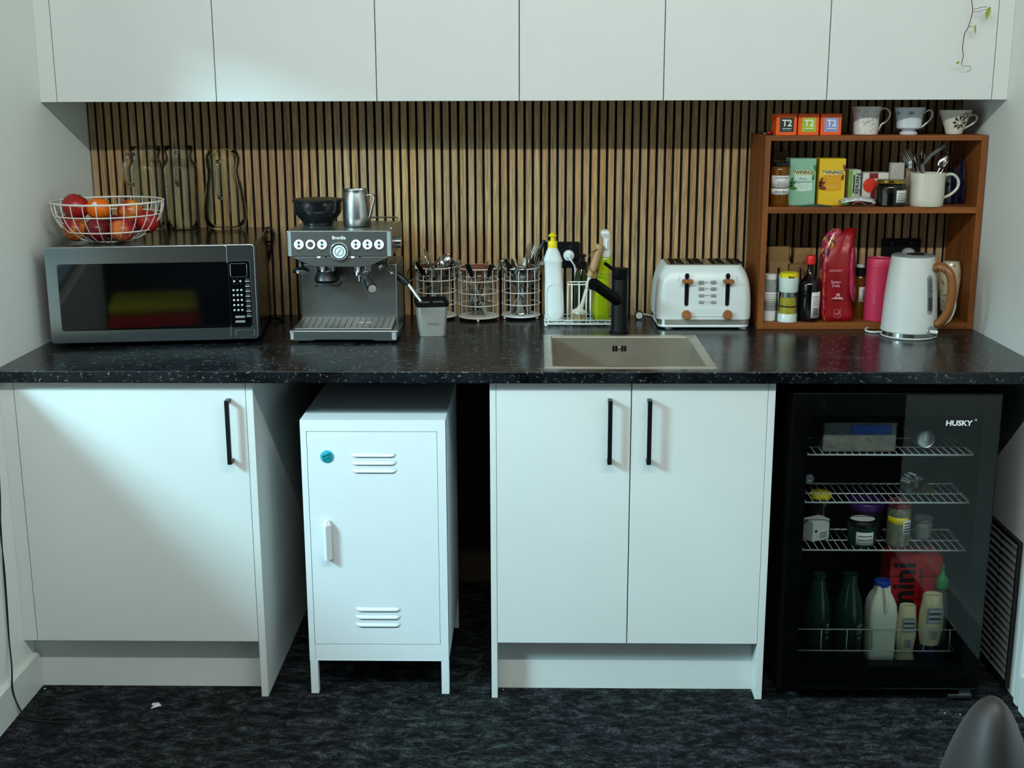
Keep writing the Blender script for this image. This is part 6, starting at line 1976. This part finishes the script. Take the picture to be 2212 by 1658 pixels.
# squeeze bottles standing on their lids
M_mayo = mat('cream squeeze bottle', 'e6dab0', .35, var=.03, sss=.05)
for i, (cx, yt, yb_, hw, Ys, ml, lab) in enumerate(((1953, 1297, 1412, 22, SHY + .048, M_mayo, 'cream squeeze bottle right of the milk, slightly behind its twin'),
                                             (2003, 1293, 1438, 26, SHY + .03, mat('navy plastic lid', '14203c', .35), 'cream squeeze bottle upside down on a navy lid, rightmost in the fridge'))):
    P = oy(cx, yb_, Ys); k = mpp(P); tot = oy(cx, yt, Ys).z - P.z
    t = thing('squeeze_bottle', lab, 'bottle', (P.x, Ys, zf), group='cream squeeze bottles')
    H = tot; lidh = H * (.26 if i else .12)
    MB().lathe([(hw * k, .0005), (hw * k, .003), (hw * .78 * k, lidh)], 32, sy=.7).build('lid', ml, t, smooth=True)
    MB().lathe([(hw * .74 * k, lidh + .0003), (hw * .8 * k, lidh + .006), (hw * 1.02 * k, lidh + (H - lidh) * .35), (hw * .98 * k, lidh + (H - lidh) * .65), (hw * .82 * k, H * .92), (hw * .82 * k, H * .97), (hw * .74 * k, H), (hw * .5 * k, H - .004), (.001, H - .004)], 36, sy=.7).build('body', M_mayo, t, smooth=True)
    f_ = -hw * k * .70 * 1.0 - .001
    l1 = decal(t, 'label', -hw * k * .55, hw * k * .6, lidh + (H - lidh) * .48, lidh + (H - lidh) * .78, f_ - .0012, mat('grey label', '8b9096', .5), .0004)
    for k_ in range(5): decal(t, 'print_line', -hw * k * .45, hw * k * .5, lidh + (H - lidh) * (.51 + k_ * .05), lidh + (H - lidh) * (.53 + k_ * .05), f_ - .0017, M_ink if k_ % 2 else M_paper, .0002, l1)
    l2 = decal(t, 'barcode_label', -hw * k * .2, hw * k * .4, lidh + (H - lidh) * .14, lidh + (H - lidh) * .34, f_ - .0005, M_paper, .0004)
    for k_ in range(5): decal(t, 'bar', -hw * k * .15, hw * k * .35, lidh + (H - lidh) * (.16 + k_ * .035), lidh + (H - lidh) * (.175 + k_ * .035), f_ - .001, M_ink, .0002, l2)
# chilli sauce bottle with green nozzle
Yh = SHY + .072
P = oy(2024, 1400, Yh); k = mpp(P)
t = thing('chilli_sauce_bottle', 'clear sauce bottle with a green nozzle cap, right of the red carton', 'bottle', (P.x, Yh, zf))
def HZ(py): return oy(2024, py, Yh).z - zf
MB().lathe([(15 * k, .0005), (16 * k, .004), (16 * k, HZ(1320)), (15 * k, HZ(1300)), (9 * k, HZ(1275)), (8 * k, HZ(1266))], 28).build('body', M_clear, t, smooth=True)
M_gc = mat('green nozzle plastic', '2f9a4c', .35, var=.02)
MB().lathe([(12 * k, HZ(1268)), (12.5 * k, HZ(1250)), (10 * k, HZ(1246)), (3.5 * k, HZ(1236)), (1.5 * k, HZ(1216))], 24).build('cap', M_gc, t, smooth=True)

# ================================================================= vent grille on the right wall
VY0, VY1 = -.735, -.47
vt = thing('vent_grille', 'dark louvred metal grille on the right wall beside the fridge', 'vent', (XR, -.6, .2))
M_vent = mat('grey aluminium louvre', '9ba0a0', .4, .3, var=.04)
b = MB(); VT = .425
b.box(XR - .012, XR - .0005, VY0, VY0 + .008, .012, VT).box(XR - .012, XR - .0005, VY1 - .008, VY1, .012, VT).box(XR - .012, XR - .0005, VY0 + .008, VY1 - .008, VT - .008, VT).box(XR - .012, XR - .0005, VY0 + .008, VY1 - .008, .012, .02)
b.box(XR - .010, XR - .0005, -.615, -.610, .02, VT - .008)
wb(b, 'frame', mat('black vent frame', '131415', .5), vt)
for i in range(19):
    z = .026 + i * .0208
    wb(MB().prism([(XR - .0015, z), (XR - .012, z + .004), (XR - .012, z + .0055), (XR - .003, z + .0185), (XR - .0015, z + .0185)], 'y', VY0 + .0085, VY1 - .0085), 'slat', M_vent, vt)
struct(MB().box(XR - .010, XR - .0002, -.815, -.79, 0, .9 - .032).build('trim_4', M_skirt))

# ================================================================= vine hanging in front of the right wall cabinet
YV_ = YU - .035
def VP(px, py, d=0.): return oy(px, py, YV_ + d)
t = thing('trailing_vine', 'dry trailing vine with three yellow-green leaves hanging over the right wall cabinet', 'plant', tuple(VP(2083, 140)))
M_stem = mat('brown vine stem', '6b4a33', .7, var=.1)
M_lf = mat('yellow green leaf', '9aa238', .45, var=.15, scale=60, sss=.1)
main = [VP(2096, -260, .02), VP(2103, -150, .01), VP(2098, -60), VP(2099, 0), VP(2101, 20), VP(2098, 38), VP(2091, 60), VP(2084, 72), VP(2081, 90), VP(2079, 105), VP(2081, 120), VP(2077, 137)]
wb(MB().tube(catmull(main, 4), .0012, 6), 'stem', M_stem, t, smooth='all')
for pts_ in ([(2101, 20), (2110, 19), (2122, 15), (2133, 15)], [(2101, 25), (2112, 25), (2125, 21), (2133, 20)], [(2090, 58), (2097, 57), (2104, 57)], [(2077, 137), (2079, 142), (2094, 143), (2097, 147), (2093, 153), (2089, 154)]):
    wb(MB().tube(catmull([VP(a, b_, -.004) for a, b_ in pts_], 4), .0007, 5), 'tendril', M_stem, t, smooth='all')
def leaf(pc, L, W, ang_, turn):
    c_ = VP(*pc, -.006); m_ = MB()
    def f(u, v):
        w = W * math.sin(PI * u ** .8) ** .9 * (v - .5) * 2
        x = w; z = -L * (u - .1); y = .003 * math.cos((v - .5) * PI) * math.sin(PI * u) - .006 * u * u
        x, y = x * math.cos(turn) - y * math.sin(turn), x * math.sin(turn) + y * math.cos(turn)
        x, z = x * math.cos(ang_) - z * math.sin(ang_), x * math.sin(ang_) + z * math.cos(ang_)
        return (c_.x + x, c_.y + y, c_.z + z)
    m_.grid(f, 10, 6)
    wb(m_, 'leaf', M_lf, t, solid=.0006, smooth='all')
leaf((2138, 17), .036, .0072, -.35, .3)
leaf((2107, 55), .024, .0065, -.15, .9)
leaf((2072, 134), .012, .0035, -1.2, .2)

# ================================================================= black cables down the left wall
for i, (dx, lab) in enumerate(((0, 'thin black cable hanging down the left wall to the floor, nearer the cabinets'), (-.006, 'second thin black cable hanging down the left wall, nearer the viewer'))):
    def wp(px, py):
        v = ray(px, py); tt = (XL + .017 - .011 * (py < 1440) - CAM.x) / v.x; return CAM + v * tt
    pts_ = [wp(-8 + i * 1, 900), wp(-1 + i * 2, 1080), wp(3 - i * 2, 1150), wp(7 + i * 2, 1220), wp(13 + i * 2, 1300), wp(19 + i, 1380), wp(25 + i, 1440), wp(27 + i, 1490)]
    pts_ = [Vector((p.x, p.y, p.z)) for p in pts_]
    e = oz(34, 1541, .004); pts_ += [Vector((XL + .022, e.y - .003 * i, .015)), Vector((XL + .05, e.y - .02 - .01 * i, .004)), Vector((XL + .16, e.y - .02 - .03 * i, .004))]
    tag(MB().tube(catmull(pts_, 4), .0016, 6).build('cable', M_blk, smooth='all'), lab, 'cable', 'thin black cables on the left wall')
P = oz(337, 1527, 0)
t = thing('paper_scrap', 'small crumpled scrap of white paper on the carpet at the left', 'paper', (P.x, P.y, .001))
MB().loft([[(-.013, .006, .001), (-.012, .011, .002), (-.012, .008, .007)], [(.006, .004, .002), (.007, .010, .003), (.006, .006, .010)], [(.013, -.002, .002), (.013, .004, .003), (.012, .001, .008)]]).build('fold', M_paper, t)
MB().loft([[(-.010, -.012, .001), (-.007, -.014, .003), (-.008, -.011, .005)], [(.004, -.004, .002), (.006, -.003, .004), (.004, -.001, .008)], [(.012, .002, .002), (.013, .003, .004), (.012, .004, .006)]]).build('fold', M_paper, t)
for px, py, s_ in ((97, 1488, 1.), (2041, 1540, .7), (2074, 1543, .8), (1087, 1490, .7)):
    P = oz(px, py, 0)
    tag(MB().ball((0, 0, .0015), .0022 * s_, 8, 1.3, 1, .7).build('crumb', M_paper, loc=(P.x, P.y, 0)), 'tiny pale crumb on the dark carpet in front of the cabinets', 'crumb', 'pale crumbs on the carpet')

# ================================================================= chair in the foreground, bottom right
M_lth = mat('dark taupe leather', '24201e', .5, var=.06, scale=30, bump=.1)
CYc = -2.35
C0 = oy(2150, 1522, CYc)
ch = thing('chair', 'dark taupe leather chair with a rounded back in the bottom right foreground', 'chair', (C0.x + .02, CYc, 0))
k = mpp(C0)
sh_ = []
def back(u, v):      # u around, v up; shell seen nearly edge-on
    return None
rows = []
nz_ = 16
zt_ = C0.z; hb = .34
cxx = C0.x + .006
for i in range(nz_ + 1):
    u = i / nz_
    z = zt_ - hb * (1 - math.sin(u * PI / 2))if False else zt_ - hb * (1 - u) ** 1.6
    s_ = max(0, (zt_ - z)) ** .5
    w_ = max(.003, .165 * s_); d_ = max(.003, .22 * s_)
    sh0 = 0
    rows.append([(cxx + sh0 + w_ * math.cos(a * 2 * PI / 28), CYc + .02 + d_ * math.sin(a * 2 * PI / 28), z) for a in range(28)])
wb(MB().loft(rows), 'backrest', M_lth, ch, smooth='all')
wb(MB().rbox(C0.x + .02, C0.x + .46, CYc - .22, CYc + .24, .42, .51, .04, 4), 'seat', M_lth, ch, smooth='all')
for dx in (.06, .42):
    for dy in (-.18, .2):
        wb(MB().cyl((C0.x + dx, CYc + dy, .0), (C0.x + dx + (.03 if dx < .2 else -.03), CYc + dy * .85, .425), .011, .016), 'leg', M_blkm, ch, smooth=True)

# ================================================================= red and yellow stand-in added far behind, to be mirrored in the microwave door
ot = thing('mirror_stand_in', 'red block with a yellow top, a stand-in added far behind the viewer', 'mirror_stand_in', (-1.2, -5.0, 0))
MB().rbox(-.27, .27, -.25, .25, .0, .268, .05, 4).build('base', mat('red upholstery', 'e02a22', .7), ot, smooth='all')
MB().rbox(-.26, .26, -.24, .24, .27, .345, .035, 4).build('cushion', mat('yellow upholstery', 'e8d420', .7), ot, smooth='all')
